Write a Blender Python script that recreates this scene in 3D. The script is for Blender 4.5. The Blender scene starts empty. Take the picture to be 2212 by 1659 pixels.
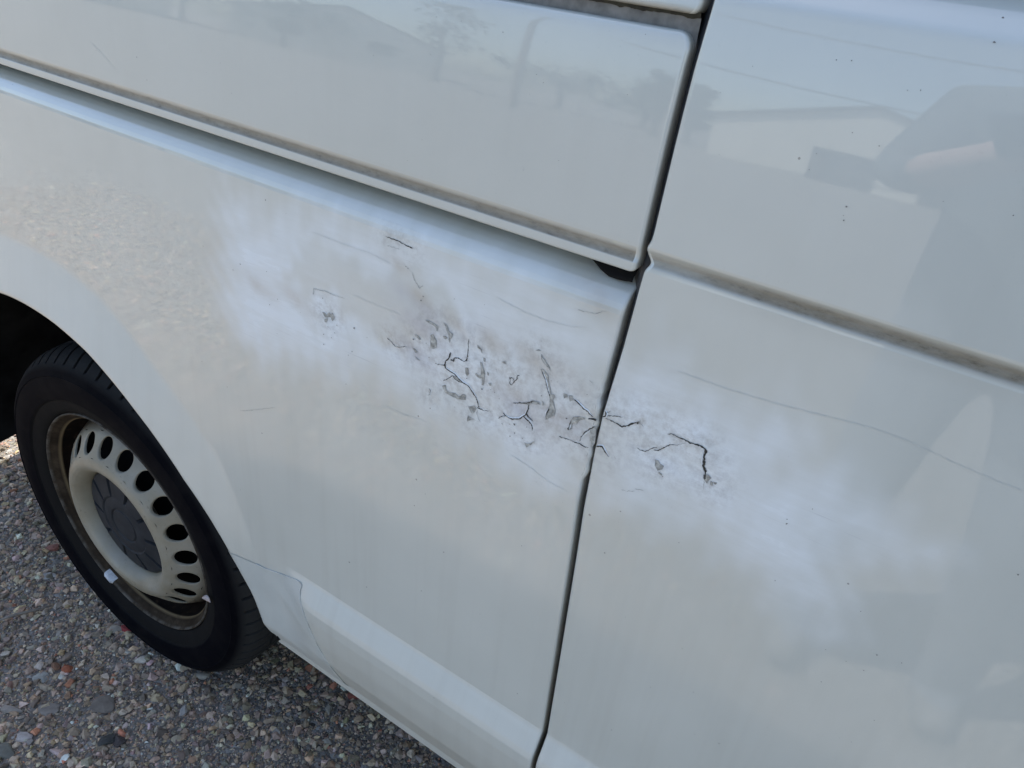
import bpy, bmesh, math, random
import numpy as np
from mathutils import Vector, Matrix, noise

random.seed(11)
rng = np.random.default_rng(7)
C = bpy.context.scene.collection
scene = bpy.context.scene

# ---------------------------------------------------------------- camera
cam = bpy.data.objects.new('camera', bpy.data.cameras.new('camera'))
C.objects.link(cam)
cam.data.sensor_width = 36.0
cam.data.lens = 36.0 * 1639.3 / 2212.0
cam.data.clip_start = 0.01
cam.data.clip_end = 2000.0
R = [[0.8338255, -0.3586154, 0.4196784], [0.5432480, 0.3980115, -0.7392351], [0.0980643, 0.8443825, 0.5266892]]
CAM = (1.0555885, -0.5239630, 1.3237651)
M4 = Matrix([R[0] + [CAM[0]], R[1] + [CAM[1]], R[2] + [CAM[2]], [0, 0, 0, 1]])
cam.matrix_world = M4
scene.camera = cam

# ---------------------------------------------------------------- daylight
SUN_TRAVEL = Vector((0.42, -0.45, -1.0)).normalized()
sdir = -SUN_TRAVEL
world = bpy.data.worlds.new('World')
scene.world = world
world.use_nodes = True
wn = world.node_tree
bg = wn.nodes['Background']
sky = wn.nodes.new('ShaderNodeTexSky')
sky.sky_type = 'NISHITA'
sky.sun_disc = False
sky.sun_elevation = math.asin(sdir.z)
sky.sun_rotation = math.atan2(sdir.x, sdir.y)
sky.dust_density = 1.5
sky.ozone_density = 1.0
wn.links.new(sky.outputs[0], bg.inputs[0])
bg.inputs[1].default_value = 0.118
sun = bpy.data.objects.new('sun', bpy.data.lights.new('sun', 'SUN'))
C.objects.link(sun)
sun.data.energy = 3.3
sun.data.angle = math.radians(0.53)
sun.data.color = (1.0, 0.975, 0.94)
sun.rotation_euler = SUN_TRAVEL.to_track_quat('-Z', 'Y').to_euler()
sun.location = (0, 0, 20)
scene.view_settings.view_transform = 'Standard'
scene.view_settings.look = 'None'
scene.view_settings.exposure = 1.55
scene.view_settings.gamma = 1.0
scene.view_settings.use_curve_mapping = False

# ---------------------------------------------------------------- helpers
def tag(o, label=None, cat=None, group=None, kind=None):
    if label: o['label'] = label
    if cat: o['category'] = cat
    if group: o['group'] = group
    if kind: o['kind'] = kind
    return o

def empty(name, loc=(0, 0, 0), parent=None):
    o = bpy.data.objects.new(name, None)
    C.objects.link(o)
    o.location = loc
    o.empty_display_size = 0.1
    if parent: o.parent = parent
    return o

def mesh_obj(name, verts, faces, mats, parent=None, smooth=True, midx=None, attrs=None, weld=0.0, auto=None):
    me = bpy.data.meshes.new(name)
    me.from_pydata([tuple(map(float, v)) for v in verts], [], [tuple(map(int, f)) for f in faces])
    for m in (mats if isinstance(mats, (list, tuple)) else [mats]):
        me.materials.append(m)
    if midx is not None:
        me.polygons.foreach_set('material_index', np.asarray(midx, dtype=np.int32))
    if attrs:
        for k, a in attrs.items():
            at = me.attributes.new(k, 'FLOAT', 'POINT')
            at.data.foreach_set('value', np.asarray(a, dtype=np.float32))
    if weld or True:
        bm = bmesh.new(); bm.from_mesh(me)
        if weld: bmesh.ops.remove_doubles(bm, verts=bm.verts, dist=weld)
        bmesh.ops.recalc_face_normals(bm, faces=bm.faces)
        bm.to_mesh(me); bm.free()
    me.polygons.foreach_set('use_smooth', np.full(len(me.polygons), bool(smooth)))
    o = bpy.data.objects.new(name, me)
    C.objects.link(o)
    if parent: o.parent = parent
    return o

def grid_faces(nr, nc, off=0, wrap=False):
    f = []
    for i in range(nr - 1):
        for j in range(nc - 1 + (1 if wrap else 0)):
            j2 = (j + 1) % nc
            f.append((off + i * nc + j, off + i * nc + j2, off + (i + 1) * nc + j2, off + (i + 1) * nc + j))
    return f

class MB:
    def __init__(s): s.v = []; s.f = []; s.m = []
    def add(s, v, f, m=0):
        o = len(s.v); s.v += [tuple(p) for p in v]
        for q in f: s.f.append(tuple(i + o for i in q)); s.m.append(m)
    def grid(s, P, m=0, wrap=False):
        P = np.asarray(P); s.add(P.reshape(-1, 3), grid_faces(P.shape[0], P.shape[1], 0, wrap), m)
    def box(s, a, b, m=0):
        (x0, y0, z0), (x1, y1, z1) = a, b
        s.add([(x0, y0, z0), (x1, y0, z0), (x1, y1, z0), (x0, y1, z0), (x0, y0, z1), (x1, y0, z1), (x1, y1, z1), (x0, y1, z1)],
              [(0, 3, 2, 1), (4, 5, 6, 7), (0, 1, 5, 4), (1, 2, 6, 5), (2, 3, 7, 6), (3, 0, 4, 7)], m)
    def tube(s, pts, r, n=8, m=0):
        pts = [Vector(p) for p in pts]
        rr = r if isinstance(r, (list, tuple)) else [r] * len(pts)
        rows = []
        for i, p in enumerate(pts):
            d = (pts[min(i + 1, len(pts) - 1)] - pts[max(i - 1, 0)]).normalized()
            u = d.cross(Vector((0, 0, 1)))
            if u.length < 1e-3: u = Vector((1, 0, 0))
            u.normalize(); w = d.cross(u)
            rows.append([p + (u * math.cos(a) + w * math.sin(a)) * rr[i] for a in [2 * math.pi * k / n for k in range(n)]])
        s.grid([[tuple(q) for q in row] for row in rows], m, True)
        o = len(s.v) - len(pts) * n
        s.f.append(tuple(o + k for k in range(n))); s.m.append(m)
        s.f.append(tuple(o + (len(pts) - 1) * n + k for k in range(n))); s.m.append(m)
    def build(s, name, mats, parent=None, smooth=False, **k):
        return mesh_obj(name, s.v, s.f, mats, parent, smooth, s.m, **k)

def sstep(a, b, x):
    t = np.clip((np.asarray(x, float) - a) / (b - a), 0, 1)
    return t * t * (3 - 2 * t)

# ---------------------------------------------------------------- materials
class NT:
    def __init__(s, name):
        s.m = bpy.data.materials.new(name); s.m.use_nodes = True
        s.t = s.m.node_tree; s.b = s.t.nodes['Principled BSDF']
    def n(s, typ, **kw):
        d = s.t.nodes.new(typ)
        for k, v in kw.items(): setattr(d, k, v)
        return d
    def l(s, a, b): s.t.links.new(a, b)
    def coord(s, which='Object'): return s.n('ShaderNodeTexCoord').outputs[which]
    def attr(s, name):
        a = s.n('ShaderNodeAttribute'); a.attribute_name = name; return a
    def noise(s, scale, detail=4, rough=.55, vec=None, dist=0.0, stretch=None):
        d = s.n('ShaderNodeTexNoise'); d.inputs['Scale'].default_value = scale
        d.inputs['Detail'].default_value = detail; d.inputs['Roughness'].default_value = rough
        d.inputs['Distortion'].default_value = dist
        v = vec or s.coord()
        if stretch:
            mp = s.n('ShaderNodeMapping'); mp.inputs['Scale'].default_value = stretch; s.l(v, mp.inputs[0]); v = mp.outputs[0]
        s.l(v, d.inputs['Vector']); return d.outputs['Fac']
    def ramp(s, fac, stops):
        r = s.n('ShaderNodeValToRGB'); e = r.color_ramp.elements
        while len(e) < len(stops): e.new(.5)
        for el, (p, c) in zip(e, stops):
            el.position = p
            el.color = (c, c, c, 1) if isinstance(c, (int, float)) else tuple(c) + (1,)
        s.l(fac, r.inputs[0]); return r.outputs[0]
    def math(s, op, a, b=0.5, clamp=False):
        d = s.n('ShaderNodeMath', operation=op); d.use_clamp = clamp
        for i, x in enumerate((a, b)):
            if isinstance(x, (int, float)): d.inputs[i].default_value = x
            else: s.l(x, d.inputs[i])
        return d.outputs[0]
    def mix(s, fac, a, b):
        d = s.n('ShaderNodeMix', data_type='RGBA')
        for sock, x in ((d.inputs[0], fac), (d.inputs[6], a), (d.inputs[7], b)):
            if isinstance(x, (int, float)): sock.default_value = x
            elif isinstance(x, tuple): sock.default_value = x + (1,)
            else: s.l(x, sock)
        return d.outputs[2]
    def set(s, key, x):
        i = s.b.inputs[key]
        if isinstance(x, (int, float)): i.default_value = x
        elif isinstance(x, tuple): i.default_value = x + (1,)
        else: s.l(x, i)
    def bump(s, h, strength, dist=.002):
        d = s.n('ShaderNodeBump'); d.inputs['Strength'].default_value = strength; d.inputs['Distance'].default_value = dist
        s.l(h, d.inputs['Height']); s.l(d.outputs[0], s.b.inputs['Normal'])

def simple(name, col, rough=.6, var=.25, scale=30, metallic=0.0, bump=0.0, spec=.5):
    t = NT(name)
    f = t.noise(scale, 5)
    lo = tuple(c * (1 - var) for c in col); hi = tuple(min(1, c * (1 + var)) for c in col)
    t.set('Base Color', t.ramp(f, [(.3, lo), (.7, hi)]))
    t.set('Roughness', rough); t.set('Metallic', metallic); t.set('Specular IOR Level', spec)
    if bump: t.bump(t.noise(scale * 3, 4), bump)
    return t.m

def paint_mat():
    t = NT('white_van_paint')
    oc = t.coord()
    haze = t.attr('haze').outputs['Fac']; brown = t.attr('brown').outputs['Fac']
    vio = t.attr('violet').outputs['Fac']; dirt = t.attr('dirt').outputs['Fac']
    # old cream white enamel, faint mottling
    base = t.ramp(t.noise(7, 3, vec=oc), [(.3, (.520, .535, .482)), (.7, (.560, .575, .522))])
    cloud = t.noise(9, 4, .6, vec=oc, dist=.4, stretch=(1, 1, 1.8))
    hz = t.math('MULTIPLY', haze, t.ramp(cloud, [(.26, .40), (.64, 1.0)]))
    streak = t.noise(60, 5, .65, vec=oc, stretch=(.25, 1, 2.2))
    hz = t.math('MULTIPLY', hz, t.ramp(streak, [(.3, .78), (.65, 1.0)]))
    col = t.mix(hz, base, (.76, .80, .81))
    bn = t.math('MULTIPLY', brown, t.ramp(t.noise(45, 4, vec=oc), [(.3, .35), (.7, 1)]))
    col = t.mix(t.math('MULTIPLY', bn, .5), col, (.40, .33, .24))
    vn = t.math('MULTIPLY', vio, t.ramp(t.noise(38, 5, vec=oc), [(.3, .35), (.7, 1)]))
    col = t.mix(t.math('MULTIPLY', vn, .5), col, (.36, .36, .42))
    gr = t.attr('grime').outputs['Fac']
    gn = t.math('MULTIPLY', gr, t.ramp(t.noise(130, 5, .7, vec=oc), [(.42, 0), (.68, 1)]), clamp=True)
    col = t.mix(t.math('MULTIPLY', gn, .5), col, t.ramp(t.noise(24, 3, vec=oc), [(.35, (.22, .185, .13)), (.65, (.26, .26, .27))]))
    mp = t.n('ShaderNodeMapping'); mp.inputs['Rotation'].default_value = (0, math.radians(-16), 0); mp.inputs['Scale'].default_value = (14, 1, 520); t.l(oc, mp.inputs[0])
    sn = t.n('ShaderNodeTexNoise'); sn.inputs['Scale'].default_value = 1.0; sn.inputs['Detail'].default_value = 3; t.l(mp.outputs[0], sn.inputs['Vector'])
    lines = t.math('MULTIPLY', t.ramp(sn.outputs['Fac'], [(.63, 0), (.74, 1)]), t.math('MULTIPLY', haze, t.ramp(t.noise(22, 3, vec=oc), [(.45, 0), (.65, .5)])))
    col = t.mix(lines, col, (.34, .35, .36))
    # tiny specks of road dirt
    vor = t.n('ShaderNodeTexVoronoi'); vor.inputs['Scale'].default_value = 75
    t.l(oc, vor.inputs['Vector'])
    patch = t.noise(3.1, 3, vec=oc)
    sc = t.n('ShaderNodeSeparateColor'); t.l(vor.outputs['Color'], sc.inputs[0])
    rad = t.math('MULTIPLY', t.math('POWER', sc.outputs[0], 6.0), .125)
    rad = t.math('MULTIPLY', rad, t.ramp(patch, [(.4, .35), (.65, 1)]))
    sp = t.math('LESS_THAN', vor.outputs['Distance'], rad)
    col = t.mix(t.math('MULTIPLY', sp, t.math('MULTIPLY', sc.outputs[1], .75)), col, (.13, .12, .11))
    fine = t.noise(420, 3, .6, vec=oc)
    fs = t.math('MULTIPLY', t.ramp(fine, [(.66, 0), (.76, 1)]), t.ramp(patch, [(.42, 0), (.7, .28)]))
    col = t.mix(fs, col, (.22, .21, .2))
    # dirt that has settled in the swage and along the shut lines
    wst = t.noise(1, 3, .6, vec=oc, stretch=(46, 1, 2.2))
    szz = t.n('ShaderNodeSeparateXYZ'); t.l(oc, szz.inputs[0])
    wmask = t.math('MULTIPLY', t.ramp(wst, [(.48, 0), (.72, 1)]), t.ramp(szz.outputs[2], [(.45, .16), (.95, .03)]))
    col = t.mix(wmask, col, (.30, .28, .23))
    dn = t.noise(160, 4, .7, vec=oc, stretch=(.35, 1, 1))
    da = t.math('MULTIPLY', dirt, t.ramp(dn, [(.28, .85), (.6, 1.0)]), clamp=True)
    dcol = t.ramp(t.noise(240, 5, .75, vec=oc, stretch=(.4, 1, 1)), [(.30, (.115, .095, .066)), (.45, (.20, .175, .127)), (.75, (.25, .22, .163))])
    col = t.mix(da, col, dcol)
    t.set('Base Color', col)
    ro = t.math('ADD', t.math('MULTIPLY', hz, .30), .30)
    ro = t.math('ADD', ro, t.math('MULTIPLY', da, .5), clamp=True)
    t.set('Roughness', ro)
    t.set('Specular IOR Level', .4)
    sx = t.n('ShaderNodeSeparateXYZ'); t.l(oc, sx.inputs[0])
    film = t.math('MULTIPLY', t.ramp(sx.outputs[2], [(.66, 1), (.90, 0)]), t.ramp(t.noise(6, 4, vec=oc), [(.3, .75), (.7, 1)]))
    t.set('Coat Weight', t.math('SUBTRACT', 1.0, t.math('ADD', t.math('MULTIPLY', hz, .75), t.math('ADD', da, t.math('MULTIPLY', film, .55))), clamp=True))
    t.set('Coat Roughness', t.math('ADD', t.math('ADD', .028, t.math('MULTIPLY', film, .16)), t.math('MULTIPLY', hz, .3)))
    t.set('Coat IOR', 1.6)
    t.bump(t.noise(14, 2, vec=oc), .02, .004)
    peel = t.n('ShaderNodeBump'); peel.inputs['Strength'].default_value = .012; peel.inputs['Distance'].default_value = .0003
    t.l(t.noise(230, 2, vec=oc), peel.inputs['Height']); t.l(peel.outputs[0], t.b.inputs['Coat Normal'])
    return t.m

M = {}
M['paint'] = paint_mat()
M['rubber'] = simple('black_seal_rubber', (.055, .060, .066), .7, .3, 60)
M['gapmetal'] = simple('dirty_shut_face', (.17, .165, .15), .75, .35, 90)
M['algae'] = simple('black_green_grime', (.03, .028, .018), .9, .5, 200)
M['crack'] = simple('open_crack_dirt', (.040, .037, .030), .9, .4, 200)
M['crackf'] = simple('crack_dirt_and_chip_rim_shade', (.33, .335, .32), .9, .4, 200)
M['scratch'] = simple('faint_scratch', (.56, .58, .55), .5, .12, 120)
M['chip'] = simple('exposed_grey_filler', (.39, .385, .345), .85, .5, 220, bump=.3)
M['speck'] = simple('tar_speck', (.16, .155, .145), .8, .4, 200)
M['dark'] = simple('dark_underbody', (.012, .012, .012), .9, .4, 8, spec=.03)
M['liner'] = simple('black_plastic_liner', (.013, .0125, .012), .8, .6, 14, spec=.05)
M['glass'] = simple('dark_tinted_glass', (.02, .022, .024), .05, .1, 3)
M['lift'] = simple('lifted_paint_edge', (.70, .735, .745), .5, .08, 90)
M['film'] = simple('worn_stone_guard_film', (.46, .485, .455), .35, .06, 20)
M['filmedge'] = simple('dirt_line_round_film', (.53, .54, .50), .6, .12, 80)

def tyre_mat():
    t = NT('tyre_rubber')
    oc = t.coord()
    sx = t.n('ShaderNodeSeparateXYZ'); t.l(oc, sx.inputs[0])
    r = t.math('SQRT', t.math('ADD', t.math('MULTIPLY', sx.outputs[0], sx.outputs[0]), t.math('MULTIPLY', sx.outputs[2], sx.outputs[2])))
    dust = t.noise(26, 5, .65, vec=oc)
    inner = t.ramp(r, [(.2500, 1), (.2535, 0)])
    tread = t.ramp(r, [(.306, 0), (.318, 1)])
    col = t.mix(t.math('MULTIPLY', inner, .85), (.0018, .0021, .0040), (.013, .0125, .0118))
    col = t.mix(t.math('MULTIPLY', tread, .9), col, (.036, .036, .035))
    col = t.mix(t.math('MULTIPLY', t.ramp(dust, [(.45, 0), (.75, 1)]), .25), col, (.022, .020, .018))
    t.set('Base Color', col); t.set('Roughness', .75); t.set('Specular IOR Level', .045)
    t.bump(t.noise(200, 3, vec=oc), .15, .001)
    return t.m
M['tyre'] = tyre_mat()

def rim_mat():
    t = NT('rusty_rim_barrel')
    oc = t.coord()
    n1 = t.noise(18, 6, .7, vec=oc)
    n2 = t.noise(70, 5, .7, vec=oc)
    sx = t.n('ShaderNodeSeparateXYZ'); t.l(oc, sx.inputs[0])
    deep = t.ramp(sx.outputs[1], [(.009, 0), (.018, 1)])
    lipc = t.ramp(n1, [(.3, (.014, .010, .007)), (.5, (.032, .023, .015)), (.75, (.075, .057, .038))])
    well = t.ramp(n1, [(.3, (.004, .0033, .003)), (.7, (.016, .010, .007))])
    col = t.mix(deep, lipc, well)
    edge = t.ramp(sx.outputs[1], [(.0, 1), (.0007, 0)])
    ridge = t.ramp(sx.outputs[1], [(.0125, 0), (.0150, 1), (.0185, 0)])
    col = t.mix(t.math('MULTIPLY', ridge, .8), col, (.26, .195, .11))
    col = t.mix(t.math('MULTIPLY', edge, t.ramp(t.noise(30, 4, .7, vec=oc), [(.4, .1), (.65, .9)])), col, (.13, .118, .10))
    col = t.mix(t.ramp(n2, [(.58, 0), (.72, .7)]), col, (.05, .032, .02))
    t.set('Base Color', col); t.set('Roughness', .8); t.set('Specular IOR Level', .08)
    t.bump(n2, .25, .001)
    return t.m
M['rim'] = rim_mat()

def disc_mat():
    t = NT('grimy_white_wheel_enamel')
    oc = t.coord()
    sx = t.n('ShaderNodeSeparateXYZ'); t.l(oc, sx.inputs[0])
    r = t.math('SQRT', t.math('ADD', t.math('MULTIPLY', sx.outputs[0], sx.outputs[0]), t.math('MULTIPLY', sx.outputs[2], sx.outputs[2])))
    n1 = t.noise(9, 5, .6, vec=oc); n2 = t.noise(110, 4, .7, vec=oc)
    col = t.ramp(n1, [(.3, (.19, .16, .105)), (.5, (.25, .225, .165)), (.7, (.30, .28, .23))])
    grime = t.math('MULTIPLY', t.ramp(r, [(.100, 1), (.118, 0)]), .75)
    col = t.mix(grime, col, (.17, .15, .10))
    rusty = t.ramp(r, [(.178, 0), (.192, 1)])
    col = t.mix(rusty, col, (.07, .05, .032))
    col = t.mix(t.ramp(n2, [(.62, 0), (.72, .8)]), col, (.13, .10, .065))
    t.set('Base Color', col); t.set('Roughness', .42)
    return t.m
M['disc'] = disc_mat()
M['cap'] = simple('grey_plastic_hub_cap', (.028, .030, .033), .6, .25, 40, spec=.12)
M['weight'] = simple('scuffed_lead_weight', (.45, .46, .47), .6, .3, 160)

# ---------------------------------------------------------------- ground
def ground_mat():
    t = NT('grit_ground')
    oc = t.coord()
    n1 = t.noise(1.2, 4, vec=oc); n2 = t.noise(55, 6, .75, vec=oc)
    v = t.n('ShaderNodeTexVoronoi'); v.inputs['Scale'].default_value = 95; t.l(oc, v.inputs['Vector'])
    sc = t.n('ShaderNodeSeparateColor'); t.l(v.outputs['Color'], sc.inputs[0])
    grit = t.ramp(sc.outputs[0], [(0, (.13, .115, .095)), (.5, (.225, .20, .168)), (.85, (.32, .29, .25)), (1, (.46, .43, .38))])
    col = t.mix(t.ramp(n2, [(.3, .65), (.7, .05)]), grit, (.19, .168, .14))
    col = t.mix(t.ramp(n1, [(.4, 0), (.7, .3)]), col, (.21, .185, .155))
    t.set('Base Color', col); t.set('Roughness', .95); t.set('Specular IOR Level', .2)
    h = t.math('ADD', t.math('MULTIPLY', v.outputs['Distance'], -1.0), t.math('MULTIPLY', n2, .6))
    t.bump(h, .9, .006)
    return t.m
M['ground'] = ground_mat()
g = MB()
xs = [-150, -40, -12, -5, -2, 0, 2, 5, 12, 40, 150]
g.grid([[(x, y, 0) for x in xs] for y in xs])
tag(g.build('ground', M['ground']), kind='structure')

def stone_mat(name, use_attr=True, col=None):
    t = NT(name)
    oc = t.coord()
    n = t.noise(140 if use_attr else 45, 5, .7, vec=oc)
    if use_attr:
        a = t.n('ShaderNodeVertexColor'); a.layer_name = 'col'
        base = a.outputs[0]
    else:
        base = tuple(col)
    dark = t.mix(t.ramp(n, [(.35, .42), (.7, 0)]), base, (.06, .05, .045))
    t.set('Base Color', dark); t.set('Roughness', .85); t.set('Specular IOR Level', .25)
    t.bump(n, .3, .001)
    return t.m
M['gravel'] = stone_mat('mixed_gravel')

def hull_template(n, seed):
    r = np.random.default_rng(seed)
    bm = bmesh.new()
    p = r.normal(size=(n, 3)); p /= np.linalg.norm(p, axis=1)[:, None]
    p *= r.uniform(.78, 1.05, size=(n, 1))
    for q in p: bm.verts.new(q)
    res = bmesh.ops.convex_hull(bm, input=bm.verts)
    bmesh.ops.delete(bm, geom=[e for e in res['geom_interior'] if isinstance(e, bmesh.types.BMVert)], context='VERTS')
    bm.verts.index_update()
    v = np.array([q.co[:] for q in bm.verts]); f = np.array([[l.vert.index for l in fc.loops] for fc in bm.faces if len(fc.verts) == 3])
    bm.free()
    return v, f
TEMPL = [hull_template(13, 100 + k) for k in range(14)]
PAL = np.array([(.205, .175, .14), (.24, .215, .185), (.165, .15, .13), (.30, .275, .24), (.125, .118, .11), (.25, .20, .155),
                (.19, .165, .15), (.225, .21, .195), (.42, .40, .37), (.075, .072, .072), (.27, .14, .10), (.27, .24, .18), (.22, .22, .225)])
PW = np.array([14, 14, 12, 8, 9, 8, 12, 11, 3.2, 5, 1.6, 6, 6]); PW = PW / PW.sum()

TEMPS = [hull_template(8, 300 + k) for k in range(14)]
def gravel_patch(name, N, region, smin, smax, pw, label, small=False):
    V, F, K = [], [], []
    off = 0
    x0, x1, y0, y1 = region
    X = rng.uniform(x0, x1, N); Y = rng.uniform(y0, y1, N)
    if not small:                                   # ragged, thinning borders
        X = X + rng.normal(0, .10, N) + np.where(rng.uniform(0, 1, N) < .12, rng.normal(0, .45, N), 0); Y = Y + rng.normal(0, .05, N) + np.where(rng.uniform(0, 1, N) < .12, rng.normal(0, .40, N), 0)
    for k in range(len(TEMPL)):
        idx = np.arange(k, N, len(TEMPL)); n = len(idx)
        v, f = (TEMPS if small else TEMPL)[k]
        s = smin * (smax / smin) ** (rng.uniform(0, 1, n) ** pw)
        sc = s[:, None] * np.stack([rng.uniform(.75, 1.3, n), rng.uniform(.6, 1.0, n), rng.uniform(.4, .75, n)], 1)
        a = rng.uniform(0, 2 * math.pi, n); b = rng.normal(0, .35, n)
        ca, sa, cb, sb = np.cos(a), np.sin(a), np.cos(b), np.sin(b)
        P = v[None] * sc[:, None, :]
        x = P[..., 0] * cb[:, None] + P[..., 2] * sb[:, None]; z = -P[..., 0] * sb[:, None] + P[..., 2] * cb[:, None]; y = P[..., 1]
        xx = x * ca[:, None] - y * sa[:, None] + X[idx][:, None]; yy = x * sa[:, None] + y * ca[:, None] + Y[idx][:, None]
        zz = z + (sc[:, 2] * rng.uniform(-.35, .45, n))[:, None]
        V.append(np.stack([xx, yy, zz], -1).reshape(-1, 3))
        F.append((f[None] + (np.arange(n) * len(v))[:, None, None] + off).reshape(-1, 3)); off += n * len(v)
        c = PAL[rng.choice(len(PAL), n, p=PW)] * rng.uniform(.55, 1.45, (n, 1)) * rng.normal(1, .05, (n, 3)) * np.array([2.2, 1.82, 1.42])
        K.append(np.repeat(c, len(v), axis=0))
    V = np.concatenate(V); F = np.concatenate(F); K = np.clip(np.concatenate(K), .01, .9)
    me = bpy.data.meshes.new(name)
    me.vertices.add(len(V)); me.vertices.foreach_set('co', V.astype(np.float32).ravel())
    me.loops.add(F.size); me.loops.foreach_set('vertex_index', F.astype(np.int32).ravel())
    me.polygons.add(len(F)); me.polygons.foreach_set('loop_start', np.arange(0, F.size, 3, dtype=np.int32))
    me.polygons.foreach_set('loop_total', np.full(len(F), 3, dtype=np.int32))
    me.update(calc_edges=True)
    me.polygons.foreach_set('use_smooth', np.zeros(len(F), dtype=bool))
    ca = me.color_attributes.new('col', 'FLOAT_COLOR', 'POINT')
    ca.data.foreach_set('color', np.concatenate([K, np.ones((len(K), 1))], 1).astype(np.float32).ravel())
    me.materials.append(M['gravel'])
    me.validate()
    o = bpy.data.objects.new(name, me); C.objects.link(o)
    tag(o, label, None, None, 'stuff')
    return o
gravel_patch('gravel', 46000, (-1.3, 1.0, -.62, .62), .0030, .0125, 1.8, 'mixed grey brown gravel with pale and rusty pebbles')
gravel_patch('yard_gravel', 20000, (-2.8, .6, -1.9, -.62), .005, .016, 1.3, 'sunlit gravel beside the shadow of the van')
gravel_patch('fine_gravel', 52000, (-.55, .80, -.40, .34), .0016, .0042, 1.0, 'fine grit between the larger gravel stones', True)

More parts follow.
